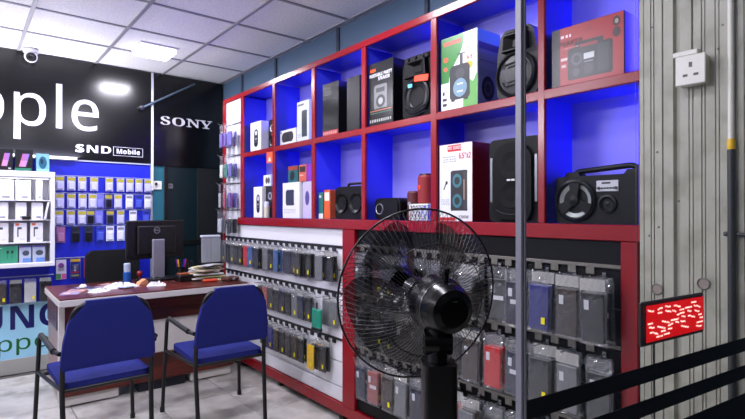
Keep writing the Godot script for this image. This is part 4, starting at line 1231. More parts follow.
	t = carton("white party speaker box marked 6.5 x 2 in the fifth lower bay", -1.745, -1.535, LO_Y, 0.375, 1.84, 0.165, mat("cardred", Color(0.42, 0.02, 0.05), 0.35), print_mat("p_65", i))
	text(t, "size_print", "6.5\"x2", 0.038, mat("printred"), Vector3(0.058, 0.312, 0.0836), 0.66, "Droid Sans", true, 0.0004)
	text(t, "title", "RX SERIES", 0.022, mat("printwhite"), Vector3(0.0, 0.354, 0.0836), 0.9, "Droid Sans", true, 0.0004)
	text(t, "power_print", "1200W", 0.02, mat("printgrey", Color(0.35, 0.35, 0.36), 0.4), Vector3(0.05, 0.022, 0.0836), 1.0, "Droid Sans", true, 0.0004)
	# tall black tower speaker with side light bars
	t = goods("tower_speaker", "large black party speaker with silver side bars, fifth lower bay", "speaker", -1.472, -1.195, LO_Y, 1.842, 0.18)
	part(t, "cabinet", prismm(rrect(0.268, 0.37, 0.028), -0.09, 0.055), mat("towerblack", Color(0.03, 0.03, 0.034), 0.5, 0.0, 0.3))
	part(t, "front_baffle", prismm(arch(0.2, 0.35, 0.012), 0.055, 0.078), mat("towerfront", Color(0.02, 0.02, 0.023), 0.5, 0.0, 0.25))
	for sx in [-1.0, 1.0]:
		part(t, "light_bar", prismm(rrect(0.012, 0.2, 0.005, 0.09), 0.055, 0.066), mat("silverbar", Color(0.45, 0.46, 0.48), 0.3, 0.6), Vector3(sx * 0.115, 0, 0))
	part(t, "foot_arc", tubem([Vector3(-0.08, 0.055, 0.08), Vector3(-0.04, 0.038, 0.08), Vector3(0, 0.033, 0.08), Vector3(0.04, 0.038, 0.08), Vector3(0.08, 0.055, 0.08)], 0.003, 6), grey)
	for q in [0.25, 0.12]:
		part(t, "woofer", discm([Vector2(0.062, 0.076), Vector2(0.058, 0.081), Vector2(0.03, 0.079), Vector2(0, 0.0795)], 36), mat("towerfront"), Vector3(0, q, 0))
	for x in [-0.012, 0.01]:
		part(t, "badge", boxm(Vector3(0.018, 0.008, 0.002), 0.0006), mat("printwhite"), Vector3(x, 0.185, 0.0788))
	# ---- lower row, bay 6: boombox
	t = goods("boombox", "black boombox with top handle and silver control panel", "boombox", -1.132, -0.797, LO_Y, 1.85, 0.17)
	part(t, "cabinet", prismm(rrect(0.335, 0.185, 0.018), -0.085, 0.06), mat("boomblack", Color(0.03, 0.03, 0.036), 0.45, 0.0, 0.3))
	part(t, "handle", tubem(rounded([Vector3(-0.14, 0.18, -0.01), Vector3(-0.115, 0.208, -0.01), Vector3(0.115, 0.222, -0.01), Vector3(0.15, 0.18, -0.01)], 0.03), 0.011, 10), mat("boomhandle", Color(0.06, 0.06, 0.07), 0.45, 0.0, 0.35))
	for sx in [-1.0, 1.0]:
		part(t, "handle_mount", prismm([Vector2(-0.04, 0.18), Vector2(0.04, 0.18), Vector2(0.022, 0.205), Vector2(-0.022, 0.205)], -0.035, 0.02), mat("boomhandle"), Vector3(sx * 0.12, 0, 0))
	part(t, "woofer_ring", discm([Vector2(0.083, 0.058), Vector2(0.083, 0.072), Vector2(0.074, 0.078), Vector2(0.066, 0.068)], 40), mat("boomhandle"), Vector3(-0.082, 0.09, 0))
	part(t, "woofer_cone", discm([Vector2(0.068, 0.066), Vector2(0.056, 0.062), Vector2(0.02, 0.05), Vector2(0, 0.056)], 40), mat("conesilver", Color(0.55, 0.57, 0.56), 0.35, 0.3), Vector3(-0.082, 0.09, 0))
	for k in 3:
		var a := deg_to_rad(90.0 + 120.0 * k)
		var dd := Vector3(cos(a), sin(a), 0)
		var n := Vector3(-dd.y, dd.x, 0)
		var bs := st0()
		var o := Vector3(-0.082, 0.09, 0.074)
		var lo := [o - n * 0.012, o + n * 0.012, o + dd * 0.074 + n * 0.022, o + dd * 0.074 - n * 0.022]
		quad(bs, lo[0], lo[1], lo[2], lo[3], Vector3(0, 0, 1))
		for e in 4:
			var p0: Vector3 = lo[e]
			var p1: Vector3 = lo[(e + 1) % 4]
			quad(bs, p0, p1, p1 - Vector3(0, 0, 0.008), p0 - Vector3(0, 0, 0.008), (p0 + p1) * 0.5 - (o + dd * 0.035))
		part(t, "woofer_spoke", bs.commit(), mat("boomblack"))
	part(t, "woofer_cap", discm([Vector2(0.022, 0.07), Vector2(0.02, 0.08), Vector2(0, 0.084)], 24), mat("boomblack"), Vector3(-0.082, 0.09, 0))
	var cp := part(t, "control_panel", boxm(Vector3(0.084, 0.042, 0.006), 0.002), mat("panelsilver", Color(0.66, 0.67, 0.7), 0.35, 0.2), Vector3(0.045, 0.143, 0.062))
	for k in 5:
		part(cp, "button", boxm(Vector3(0.008, 0.006, 0.003), 0.001), mat("black"), Vector3(-0.02 + 0.011 * k, -0.008, 0.004))
	for q in [-0.032, 0.033]:
		part(cp, "knob", discm([Vector2(0.006, 0.002), Vector2(0.005, 0.008), Vector2(0, 0.0085)], 14), mat("black"), Vector3(q, -0.008, 0))
	part(cp, "display_slot", boxm(Vector3(0.034, 0.006, 0.002), 0.0005), mat("black"), Vector3(-0.004, 0.011, 0.003))
	part(t, "tweeter", discm([Vector2(0.035, 0.058), Vector2(0.035, 0.068), Vector2(0.028, 0.07), Vector2(0.012, 0.052), Vector2(0.01, 0.06), Vector2(0, 0.063)], 30), mat("boomhandle"), Vector3(0.045, 0.075, 0))

func small_print() -> Image:
	var i := img(64, 32, Color(0.83, 0.84, 0.86))
	iell(i, 0.28, 0.5, 0.1, 0.3, Color(0.25, 0.22, 0.25))
	iell(i, 0.48, 0.5, 0.1, 0.3, Color(0.3, 0.2, 0.24))
	irect(i, 0.66, 0.0, 0.34, 1.0, Color(0.35, 0.6, 0.82))
	return i

func black_print() -> Image:
	var i := img(48, 80, Color(0.05, 0.05, 0.06))
	iell(i, 0.45, 0.3, 0.2, 0.13, Color(0.6, 0.62, 0.68))
	iell(i, 0.45, 0.3, 0.12, 0.08, Color(0.08, 0.08, 0.1))
	irect(i, 0.4, 0.6, 0.14, 0.1, Color(0.6, 0.2, 0.12))
	return i

func arch(w: float, h: float, y0: float) -> Array:
	var o := [Vector2(-w * 0.5, y0 + 0.04), Vector2(-w * 0.4, y0), Vector2(w * 0.4, y0), Vector2(w * 0.5, y0 + 0.04)]
	for k in 13:
		var a := PI * k / 12.0
		o.append(Vector2(cos(a) * w * 0.5, h - w * 0.42 + sin(a) * w * 0.42))
	return o

func horn_mesh(w: float, h: float, d: float) -> Mesh:
	# raised trapezoid frame with a recessed throat, facing +z
	var st := st0()
	var fo := [Vector3(-w * 0.5, -h * 0.5, 0), Vector3(w * 0.5, -h * 0.5, 0), Vector3(w * 0.46, h * 0.5, 0), Vector3(-w * 0.46, h * 0.5, 0)]
	var fr := []
	var inn := []
	var th := []
	for p in fo:
		fr.append(p * 0.97 + Vector3(0, 0, d))
		inn.append(p * 0.82 + Vector3(0, 0, d))
		th.append(Vector3(p.x * 0.3, p.y * 0.4, d * 0.1))
	for k in 4:
		var l := (k + 1) % 4
		var out: Vector3 = (fo[k] + fo[l]) * 0.5
		quad(st, fo[k], fo[l], fr[l], fr[k], out)
		quad(st, fr[k], fr[l], inn[l], inn[k], Vector3(0, 0, 1))
		quad(st, inn[k], inn[l], th[l], th[k], -out + Vector3(0, 0, 0.01))
	quad(st, th[0], th[1], th[2], th[3], Vector3(0, 0, 1))
	return st.commit()

# ---------------------------------------------------------------- things on the desk
func desk_at(x: float, z: float, y := 0.7502) -> Vector3:
	return DESK + Vector3(x, y, z).rotated(Vector3.UP, deg_to_rad(DESK_TURN))

func sheet_stack(parent: Node, called: String, w: float, d: float, h: float, m: Material, at: Vector3, turn: float) -> void:
	part(parent, called, boxm(Vector3(w, h, d), min(0.001, h * 0.3)), m, at, Vector3(0, turn, 0))

func crumple(w: float, d: float, h: float, seed_: int, cell := 10) -> Mesh:
	# crumpled soft thing: a lumpy closed mound
	var n := FastNoiseLite.new()
	n.seed = seed_
	n.frequency = 22.0
	n.fractal_octaves = 3
	var st := st0()
	var nx := cell * 2
	var nz := cell
	var g := []
	for i in nx + 1:
		var row := []
		for j in nz + 1:
			var u := 2.0 * i / nx - 1.0
			var v := 2.0 * j / nz - 1.0
			var e: float = clamp(1.0 - pow(abs(u), 3.0), 0, 1) * clamp(1.0 - pow(abs(v), 3.0), 0, 1)
			var k := n.get_noise_2d(u * w * 2.2, v * d * 2.2)
			row.append(Vector3(u * w * 0.5 * (1.0 + 0.1 * k), 0.001 + e * h * max(0.0, 0.55 + 0.9 * k), v * d * 0.5 * (1.0 + 0.15 * k)))
		g.append(row)
	for i in nx:
		for j in nz:
			quad(st, g[i][j], g[i + 1][j], g[i + 1][j + 1], g[i][j + 1], Vector3.UP)
	return st.commit()

func build_desk_goods() -> void:
	# monitor seen from behind
	var t := thing("computer_monitor", "black computer monitor on a silver stand, seen from behind", "monitor", Vector3(1.256, 0.7565, -4.255), 10.0)
	var mb := mat("monitorblack", Color(0.014, 0.014, 0.018), 0.35)
	boxp(t, "back_shell", Vector3(-0.24, 0.165, -0.115), Vector3(0.24, 0.475, -0.095), mb, 0.006)
	boxp(t, "bulge", Vector3(-0.16, 0.2, -0.096), Vector3(0.16, 0.43, -0.07), mb, 0.015)
	boxp(t, "screen", Vector3(-0.232, 0.172, -0.118), Vector3(0.232, 0.468, -0.1152), glow("screen", Color(0.5, 0.6, 0.75), 0.5), 0.0)
	part(t, "logo_ring", lathem([Vector2(0.026, 0), Vector2(0.026, 0.002), Vector2(0.022, 0.002), Vector2(0.022, 0)], 28), mat("logosilver", Color(0.6, 0.61, 0.64), 0.3, 0.4), Vector3(-0.005, 0.395, -0.0705))
	text(t, "logo", "DELL", 0.017, mat("logosilver"), Vector3(-0.005, 0.395, -0.069), 0.95, "Droid Sans", true, 0.0015)
	boxp(t, "stand", Vector3(-0.052, 0.01, -0.065), Vector3(0.048, 0.322, -0.038), mat("standsilver", Color(0.55, 0.55, 0.60), 0.35, 0.4), 0.006)
	boxp(t, "stand_base", Vector3(-0.115, 0.0, -0.10), Vector3(0.115, 0.014, 0.07), mb, 0.004)
	area_lamp(t, Vector3(0, 0.32, -0.119), Basis(), Vector2(0.46, 0.29), Color(0.7, 0.8, 1), 0.03)
	# black things round the monitor base
	t = thing("black_cable", "loose black cable looping in front of the monitor stand", "cable", desk_at(0.16, -0.02))
	part(t, "cord", tubem(rounded([Vector3(-0.15, 0.006, 0.0), Vector3(-0.10, 0.06, 0.02), Vector3(-0.04, 0.03, 0.04), Vector3(0.0, 0.01, 0.03), Vector3(0.03, 0.005, 0.06)], 0.05, 6), 0.004, 7), mb)
	t = thing("spray_can", "blue spray bottle with white cap standing on the desk", "bottle", Vector3(0.99, 0.7502, -4.22))
	part(t, "body", vlathem([Vector2(0, 0), Vector2(0.026, 0), Vector2(0.028, 0.004), Vector2(0.028, 0.085), Vector2(0.022, 0.094), Vector2(0, 0.094)], 22), mat("canblue", Color(0.03, 0.28, 0.58), 0.3))
	part(t, "cap", vlathem([Vector2(0.024, 0.092), Vector2(0.024, 0.15), Vector2(0.021, 0.156), Vector2(0, 0.157)], 22), mat("capwhite", Color(0.62, 0.67, 0.74), 0.4))
	t = thing("red_stamp", "small red topped stamp on the desk right of the spray bottle", "stamp", Vector3(1.075, 0.7502, -4.2))
	part(t, "grip", vlathem([Vector2(0.006, 0.03), Vector2(0.007, 0.045), Vector2(0.02, 0.06), Vector2(0.022, 0.08), Vector2(0.014, 0.092), Vector2(0, 0.094)], 18), mat("stampred", Color(0.42, 0.03, 0.04), 0.4))
	part(t, "foot", boxm(Vector3(0.05, 0.03, 0.03), 0.004), mb, Vector3(0, 0.015, 0))
	t = thing("orange_block", "pale orange folded paper beside the monitor stand", "paper", Vector3(1.075, 0.7502, -4.11), 20)
	part(t, "fold", prismm([Vector2(-0.045, 0), Vector2(0.045, 0), Vector2(0.04, 0.012), Vector2(0.01, 0.04), Vector2(-0.03, 0.02)], -0.025, 0.025), mat("paleorange", Color(0.75, 0.52, 0.36), 0.6))
	# white plastic bags
	for b in [[-0.19, 0.03, 0.22, 0.12, 0.045, 5, "crumpled white plastic bag lying on the desk left of the monitor", 10], [0.04, 0.10, 0.13, 0.09, 0.035, 9, "smaller crumpled white plastic bag next to the monitor stand", -20], [-0.36, 0.17, 0.12, 0.09, 0.028, 14, "flat white plastic bag nearest the desk's left end", 30]]:
		t = thing("plastic_bag", b[6], "bag", desk_at(b[0], b[1]), b[7], "white bags on the desk")
		part(t, "film", crumple(b[2], b[3], b[4], b[5]), mat("bagwhite", Color(0.82, 0.82, 0.87), 0.3))
	# papers at the left end
	var pr := RandomNumberGenerator.new()
	pr.seed = 4
	var cols := [Color(0.55, 0.5, 0.62), Color(0.72, 0.52, 0.5), Color(0.28, 0.26, 0.4), Color(0.66, 0.7, 0.74), Color(0.4, 0.34, 0.46), Color(0.62, 0.42, 0.36), Color(0.5, 0.56, 0.66)]
	var names := ["lavender", "pink", "dark violet", "pale grey", "plum", "reddish", "light blue"]
	for k in 7:
		t = thing("leaflet", "%s leaflet lying flat at the left end of the desk" % names[k], "leaflet", desk_at(-0.53 + 0.06 * k + pr.randf_range(-0.01, 0.01), 0.12 - 0.3 * fposmod(k * 0.37, 1.0), 0.7502 + 0.0012 * k), pr.randf_range(-40, 40), "leaflets on the desk")
		var pi := img(48, 64, cols[k])
		irect(pi, 0.1, 0.08, 0.8, 0.2, cols[(k + 3) % 7])
		irect(pi, 0.12, 0.4, 0.4, 0.3, cols[(k + 1) % 7].lightened(0.3))
		itext(pi, 0.1, 0.75, 0.8, 0.2, cols[k].darkened(0.5), 50 + k, 4)
		boxp(t, "paper", Vector3(-0.055, 0, -0.075), Vector3(0.055, 0.001, 0.075), mat("paperedge%d" % k, cols[k], 0.6), 0.0)
		part(t, "print", sheet(0.108, 0.148), print_mat("leaf%d" % k, pi, 0.4), Vector3(0, 0.00115, 0), Vector3(-90, 0, 0))
	t = thing("white_mouse", "small white rounded mouse on the leaflets at desk's left end", "mouse", desk_at(-0.42, -0.05, 0.758), 20)
	part(t, "shell", vlathem([Vector2(0.022, 0), Vector2(0.026, 0.008), Vector2(0.022, 0.018), Vector2(0.012, 0.025), Vector2(0, 0.027)], 18), mat("cardwhite"))
	part(t, "wheel", boxm(Vector3(0.005, 0.006, 0.014), 0.002), mb, Vector3(0, 0.025, 0.006))
	# printer box, envelopes, pens, card holder at the right end
	t = thing("receipt_box", "black box with orange tray on the desk right of the monitor", "box", desk_at(0.30, -0.02), 6)
	boxp(t, "case", Vector3(-0.075, 0, -0.05), Vector3(0.075, 0.05, 0.05), mb, 0.006)
	boxp(t, "tray", Vector3(-0.06, 0.05, -0.04), Vector3(0.06, 0.064, 0.03), mat("trayorange", Color(0.5, 0.24, 0.12), 0.5), 0.003)
	var ec := [Color(0.72, 0.7, 0.58), Color(0.78, 0.77, 0.74), Color(0.6, 0.6, 0.42), Color(0.75, 0.72, 0.68), Color(0.8, 0.8, 0.8), Color(0.66, 0.62, 0.5), Color(0.7, 0.7, 0.72), Color(0.62, 0.58, 0.5), Color(0.78, 0.76, 0.7)]
	for k in 9:
		t = thing("envelope", "%s envelope of the untidy pile at the desk's right end" % ["lowest tan", "second white", "third olive", "fourth cream", "fifth white", "sixth khaki", "seventh grey", "eighth brown", "topmost cream"][k], "envelope", desk_at(0.455 + pr.randf_range(-0.03, 0.03), -0.02 + pr.randf_range(-0.04, 0.04), 0.7502 + 0.0105 * k), pr.randf_range(-35, 35), "envelope pile on the desk")
		boxp(t, "body", Vector3(-0.12, 0, -0.055), Vector3(0.12, 0.010, 0.055), mat("env%d" % k, ec[k], 0.6), 0.0015)
		part(t, "flap", prismm([Vector2(-0.118, -0.053), Vector2(0.118, -0.053), Vector2(0.02, 0.01), Vector2(-0.02, 0.01)], 0, 0.0003), mat("envflap%d" % k, ec[k].darkened(0.12), 0.6), Vector3(0, 0.0101, 0), Vector3(-90, 0, 0))
	for k in 4:
		# loose bent sheets on top of the pile
		t = thing("loose_paper", "%s bent paper lying loosely on the envelope pile" % ["white", "pale yellow", "cream", "light grey"][k], "paper", desk_at(0.44 + 0.02 * k, -0.03 + 0.012 * k, 0.8455 + 0.0068 * k), -30 + 20 * k, "loose papers on the pile")
		var arc := []
		for q in 9:
			var u := q / 8.0
			arc.append(Vector2(-0.1 + 0.2 * u, 0.004 * sin(u * PI)))
		for q in 9:
			var u := 1.0 - q / 8.0
			arc.append(Vector2(-0.1 + 0.2 * u, 0.004 * sin(u * PI) + 0.0014))
		part(t, "sheet", prismm(arc, -0.045, 0.045), mat("loose%d" % k, [Color(0.82, 0.82, 0.82), Color(0.78, 0.75, 0.5), Color(0.78, 0.74, 0.64), Color(0.66, 0.66, 0.68)][k], 0.6))
		part(t, "printed_line", boxm(Vector3(0.05, 0.0006, 0.012), 0.0), mat("loosed%d" % k, Color(0.3, 0.32, 0.4), 0.6), Vector3(0, 0.0056, 0.02))
	t = thing("orange_pack", "orange packet lying at the right front of the desk", "packet", desk_at(0.44, 0.14), -8)
	boxp(t, "pouch", Vector3(-0.05, 0, -0.03), Vector3(0.05, 0.018, 0.03), mat("packorange", Color(0.72, 0.2, 0.06), 0.45), 0.006)
	boxp(t, "seal", Vector3(-0.062, 0.006, -0.03), Vector3(-0.05, 0.010, 0.03), mat("packorange"), 0.001)
	t = thing("brown_pouch", "brown leather wallet at the far right end of the desk", "wallet", desk_at(0.585, 0.17), 12)
	boxp(t, "body", Vector3(-0.055, 0, -0.05), Vector3(0.055, 0.03, 0.05), mat("leather", Color(0.26, 0.12, 0.08), 0.5), 0.008)
	boxp(t, "clasp", Vector3(-0.012, 0.008, 0.048), Vector3(0.012, 0.026, 0.054), mat("silver"), 0.002)
	t = thing("pen_cup", "black cup holding coloured pens on the desk", "pen cup", desk_at(0.34, -0.27))
	part(t, "cup", vlathem([Vector2(0, 0), Vector2(0.036, 0), Vector2(0.04, 0.09), Vector2(0.037, 0.09), Vector2(0.033, 0.006)], 20), mb)
	for k in 5:
		var pc: Color = [Color(0.75, 0.05, 0.4), Color(0.1, 0.15, 0.7), Color(0.85, 0.7, 0.1), Color(0.5, 0.1, 0.6), Color(0.05, 0.05, 0.06)][k]
		var a := TAU * k / 5
		var pen := thing("pen", "%s pen standing in the black desk cup" % ["magenta", "blue", "yellow", "purple", "black"][k], "pen", desk_at(0.34, -0.27), 0, "pens in the desk cup")
		part(pen, "barrel", tubem([Vector3(cos(a) * 0.015, 0.01, sin(a) * 0.015), Vector3(cos(a) * 0.04, 0.15, sin(a) * 0.04)], 0.0055, 7), mat("pen%d" % k, pc, 0.35))
		part(pen, "cap", tubem([Vector3(cos(a) * 0.034, 0.115, sin(a) * 0.034), Vector3(cos(a) * 0.0402, 0.152, sin(a) * 0.0402)], 0.0065, 7), mat("pen%d" % k))
	# small white stand with clear pockets
	t = thing("brochure_stand", "white topped clear brochure stand at the desk's right end", "stand", desk_at(0.595, -0.19), 0)
	var cl := mat("clearplastic", Color(0.8, 0.82, 0.86, 0.35), 0.1)
	cl.transparency = BaseMaterial3D.TRANSPARENCY_ALPHA
	boxp(t, "top_bar", Vector3(-0.12, 0.335, -0.012), Vector3(0.05, 0.352, 0.016), mat("trimwhite"), 0.003)
	boxp(t, "post", Vector3(-0.075, 0.0, -0.01), Vector3(-0.055, 0.335, 0.004), mb, 0.003)
	boxp(t, "foot", Vector3(-0.12, 0, -0.06), Vector3(0.05, 0.01, 0.06), mb, 0.003)
	for k in 2:
		boxp(t, "pocket", Vector3(-0.115 + 0.085 * k, 0.12, 0.004), Vector3(-0.035 + 0.085 * k, 0.33, 0.018), cl, 0.002)
	t = thing("black_pouch", "black soft pouch heaped behind the envelopes at the desk end", "pouch", desk_at(0.425, -0.305), 0)
	part(t, "cloth", crumple(0.11, 0.09, 0.17, 23), mat("blackcloth", Color(0.012, 0.012, 0.014), 0.7))

# ---------------------------------------------------------------- bagged phone cases
func bag_mesh(w: float, h: float, th: float, seed_: int) -> Mesh:
	var key := "bag%.3f,%.3f,%d" % [w, h, seed_]
	if mcache.has(key):
		return mcache[key]
	var n := FastNoiseLite.new()
	n.seed = seed_
	n.frequency = 1.0
	n.fractal_octaves = 2
	var st := st0()
	var nx := 8
	var ny := 14
	var fr := []
	var bk := []
	for j in ny + 1:
		var v := float(j) / ny
		var rf := []
		var rb := []
		for i in nx + 1:
			var u := float(i) / nx
			var edge := sin(u * PI)
			var belly: float = clamp((0.82 - v) * 5.0, 0, 1) * clamp(v * 14.0, 0, 1)
			var z := th * 0.5 * (0.2 + 0.8 * belly) * (0.35 + 0.65 * pow(edge, 0.5))
			var k := n.get_noise_2d(u * 5.5, v * 8.0)
			var top: float = clamp((v - 0.7) * 4.0, 0.0, 1.0)
			var wob := k * (0.0035 + 0.012 * top)
			var x := (u - 0.5) * w * (1.0 - 0.10 * top * (0.5 + k))
			var y := -h + v * h + (0.006 * k * top)
			rf.append(Vector3(x, y, z + wob))
			rb.append(Vector3(x, y, -z + wob * 0.6 - 0.001))
		fr.append(rf)
		bk.append(rb)
	for j in ny:
		for i in nx:
			quad(st, fr[j][i], fr[j][i + 1], fr[j + 1][i + 1], fr[j + 1][i], Vector3(0, 0, 1))
			quad(st, bk[j][i], bk[j][i + 1], bk[j + 1][i + 1], bk[j + 1][i], Vector3(0, 0, -1))
	var m := st.commit()
	mcache[key] = m
	return m

func bag_top_mesh(w: float, seed_: int) -> Mesh:
	# gathered, crinkled film above the sealed pocket
	var key := "top%.3f,%d" % [w, seed_]
	if mcache.has(key):
		return mcache[key]
	var g := RandomNumberGenerator.new()
	g.seed = 900 + seed_
	var st := st0()
	var nx := 12
	var ny := 6
	var hh := 0.046
	var v := []
	for j in ny + 1:
		var row := []
		for i in nx + 1:
			row.append(Vector3((float(i) / nx - 0.5) * w * 0.98 + g.randf_range(-0.003, 0.003), -hh + hh * j / ny + g.randf_range(-0.004, 0.004), 0.006 + g.randf_range(-0.009, 0.009)))
		v.append(row)
	for j in ny:
		for i in nx:
			quad(st, v[j][i], v[j][i + 1], v[j + 1][i + 1], v[j + 1][i], Vector3(0, 0, 1))
	var m := st.commit()
	mcache[key] = m
	return m

func bag_top_material() -> StandardMaterial3D:
	var m := mat("baggytop", Color(0.7, 0.71, 0.73, 0.07), 0.09, 0.0, 0.5)
	m.transparency = BaseMaterial3D.TRANSPARENCY_ALPHA
	return m

func bag_material() -> StandardMaterial3D:
	var m := mat("baggy", Color(0.85, 0.87, 0.9, 0.035), 0.07, 0.0, 0.5)
	m.transparency = BaseMaterial3D.TRANSPARENCY_ALPHA
	return m

const CASE_COLS := {"black": Color(0.02, 0.02, 0.023), "charcoal": Color(0.04, 0.042, 0.048), "grey": Color(0.15, 0.155, 0.16), "navy": Color(0.035, 0.05, 0.14), "brown": Color(0.16, 0.12, 0.09), "red": Color(0.62, 0.04, 0.06), "blue": Color(0.05, 0.08, 0.38), "dark green": Color(0.03, 0.10, 0.075), "silver": Color(0.36, 0.37, 0.38), "maroon": Color(0.2, 0.04, 0.05), "rose": Color(0.5, 0.28, 0.27), "yellow": Color(0.85, 0.68, 0.03), "slate": Color(0.12, 0.14, 0.2), "sky": Color(0.16, 0.3, 0.5), "white": Color(0.72, 0.72, 0.72), "teal": Color(0.02, 0.5, 0.4)}

var protos := {}

func case_pack(col: String, big: bool, variant: int) -> Node3D:
	var key := "%s%s%d" % [col, big, variant]
	if protos.has(key):
		return protos[key]
	var w := 0.104 if big else 0.082
	var h := 0.24 if big else 0.2
	var cw := 0.086 if big else 0.077
	var chh := 0.175 if big else 0.158
	var p := Node3D.new()
	p.set_meta("base_name", "phone_case_pack")
	p.set_meta("category", "phone case")
	var cm := mat("case_" + col, CASE_COLS[col], 0.45)
	part(p, "case", boxm(Vector3(cw, chh, 0.011), 0.004), cm, Vector3(0, -h + chh * 0.5 + 0.012, 0))
	part(p, "bag", bag_mesh(w, h, 0.018, 10 + variant), bag_material())
	part(p, "bag_top", bag_top_mesh(w, variant), bag_top_material())
	if variant % 2 == 0 and not (big and variant == 0):
		part(p, "sticker", boxm(Vector3(0.016, 0.026, 0.0012), 0.0), mat("stickeryellow", Color(0.85, 0.8, 0.03), 0.5), Vector3(cw * 0.28, -h + 0.05, 0.0125))
	elif big:
		part(p, "lens_window", boxm(Vector3(0.018, 0.034, 0.0012), 0.0), mat("stickerwhite", Color(0.7, 0.71, 0.73), 0.5), Vector3(-cw * 0.25, -h + chh * 0.82, 0.0065))
		if variant == 1:
			part(p, "label_bar", boxm(Vector3(cw * 0.62, 0.018, 0.0012), 0.0), mat("stickerwhite"), Vector3(0.006, -h + chh * 0.6, 0.0065))
	if variant == 3:
		part(p, "header_card", boxm(Vector3(w * 0.92, 0.042, 0.0015), 0.0), mat("headercard", Color(0.62, 0.62, 0.6), 0.45), Vector3(0, -0.024, 0.002))
	protos[key] = p
	return p

func hang_packs(rowname: String, where: String, from: String, y: float, zs: Array, cols: Array, big: bool, deep: Array, group: String) -> void:
	for k in zs.size():
		var n: int = deep[k]
		if n == 0:
			continue
		# hook wire carrying this stack
		var hk := thing("display_hook", "metal hook, %s of %s, %s from %s" % [rowname, where, ORD[k], from], "hook", Vector3(XS + 0.006, y - 0.036, zs[k]), -90, group + " hooks")
		part(hk, "prong", mcached_hook(), mat("hookmetal", Color(0.5, 0.5, 0.52), 0.3, 0.7))
		for q in n:
			var col: String = cols[(k + q * 5) % cols.size()] if q < n - 1 else cols[k % cols.size()]
			var v := (k * 7 + q * 3 + zs.size()) % 4
			var depth: float = 0.024 + 0.03 * q
			var posn := "in front" if q == n - 1 else ("at the back" if q == 0 else "in the middle")
			var lbl := "%s phone case, %s of %s, %s hook from %s, %s" % [col, rowname, where, ORD[k], from, posn]
			var o := copy_of(case_pack(col, big, v), lbl, Vector3(XS + 0.006 - depth, y - (0.04 if big else 0.032), zs[k] + rng.randf_range(-0.005, 0.005)), -90 + rng.randf_range(-5, 5))
			o.rotation.z = deg_to_rad(rng.randf_range(-2.0, 2.0))
			o.set_meta("group", group)

func mcached_hook() -> Mesh:
	if not mcache.has("hook"):
		var st := st0()
		tube(st, [Vector3(0, 0, 0), Vector3(0, 0, 0.095), Vector3(0, 0.008, 0.104)], 0.002, 6)
		cbox(st, Vector3(0, 0.0, 0.0), Vector3(0.014, 0.02, 0.003), 0.0005)
		mcache["hook"] = st.commit()
	return mcache["hook"]

func build_case_packs() -> void:
	var dark := ["black", "charcoal", "grey", "black", "slate", "charcoal", "silver", "black", "grey", "charcoal"]
	# white panel: three rows, counted from the red post
	var n := 0
	var z := -2.625
	var rows := [
		["charcoal", "silver", "black", "charcoal", "black", "charcoal", "navy", "grey", "sky", "black", "silver", "navy", "charcoal", "sky", "red", "black", "charcoal", "grey", "black", "silver"],
		["silver", "silver", "grey", "charcoal", "slate", "silver", "black", "navy", "charcoal", "grey", "rose", "grey"],
		["black", "charcoal", "yellow", "grey", "black", "brown", "grey", "charcoal", "brown", "blue", "black", "grey"]]
	var deeps := [
		[2, 3, 0, 2, 3, 2, 2, 1, 2, 2, 2, 3, 2, 2, 2, 2, 2, 2, 2, 2],
		[1, 1, 0, 2, 2, 2, 2, 2, 2, 2, 2, 2],
		[0, 2, 3, 0, 2, 2, 2, 2, 2, 2, 2, 1]]
	var rn := ["top row", "middle row", "bottom row"]
	for r in 3:
		var zs := []
		for k in rows[r].size():
			zs.append(z - 0.0865 * k)
		hang_packs(rn[r], "white panel", "red post", LRAIL[r], zs, rows[r], false, deeps[r], "phone cases on the white panel")
	# black panel: counted from the ribbed wall
	var brow := [
		["charcoal", "brown", "blue", "navy", "grey", "silver", "charcoal", "grey", "black", "charcoal", "grey", "maroon", "grey"],
		["grey", "silver", "grey", "slate", "red", "brown", "charcoal", "grey", "black", "brown", "charcoal", "grey", "black"],
		["red", "charcoal", "grey", "brown", "grey", "silver", "red", "black", "navy", "silver", "brown", "rose", "slate"]]
	var bdeep := [
		[3, 2, 2, 2, 1, 3, 2, 2, 2, 2, 2, 1, 2],
		[2, 2, 2, 2, 2, 2, 2, 2, 2, 2, 2, 1, 2],
		[2, 2, 2, 2, 2, 3, 2, 2, 2, 2, 2, 2, 2]]
	for r in 3:
		var zs := []
		for k in brow[r].size():
			zs.append(-0.915 - 0.1165 * k)
		hang_packs(rn[r], "black panel", "ribbed wall", RRAIL[r], zs, brow[r], true, bdeep[r], "phone cases on the black panel")
	# teal lanyard pouch hung in front on the middle row
	var t := thing("lanyard_pouch", "bright teal pouch with black trim hanging on the white panel's middle row", "pouch", Vector3(XS - 0.075, 0.775, -2.73), -90)
	boxp(t, "pouch", Vector3(-0.05, -0.215, -0.01), Vector3(0.05, -0.09, 0.01), mat("case_teal", CASE_COLS["teal"], 0.4), 0.01)
	boxp(t, "trim", Vector3(-0.052, -0.23, -0.012), Vector3(0.052, -0.205, 0.012), mat("black"), 0.006)
	boxp(t, "clip", Vector3(-0.009, -0.095, -0.004), Vector3(0.009, -0.05, 0.006), mat("black"), 0.003)
	part(t, "bag", bag_mesh(0.1, 0.235, 0.022, 12), bag_material())

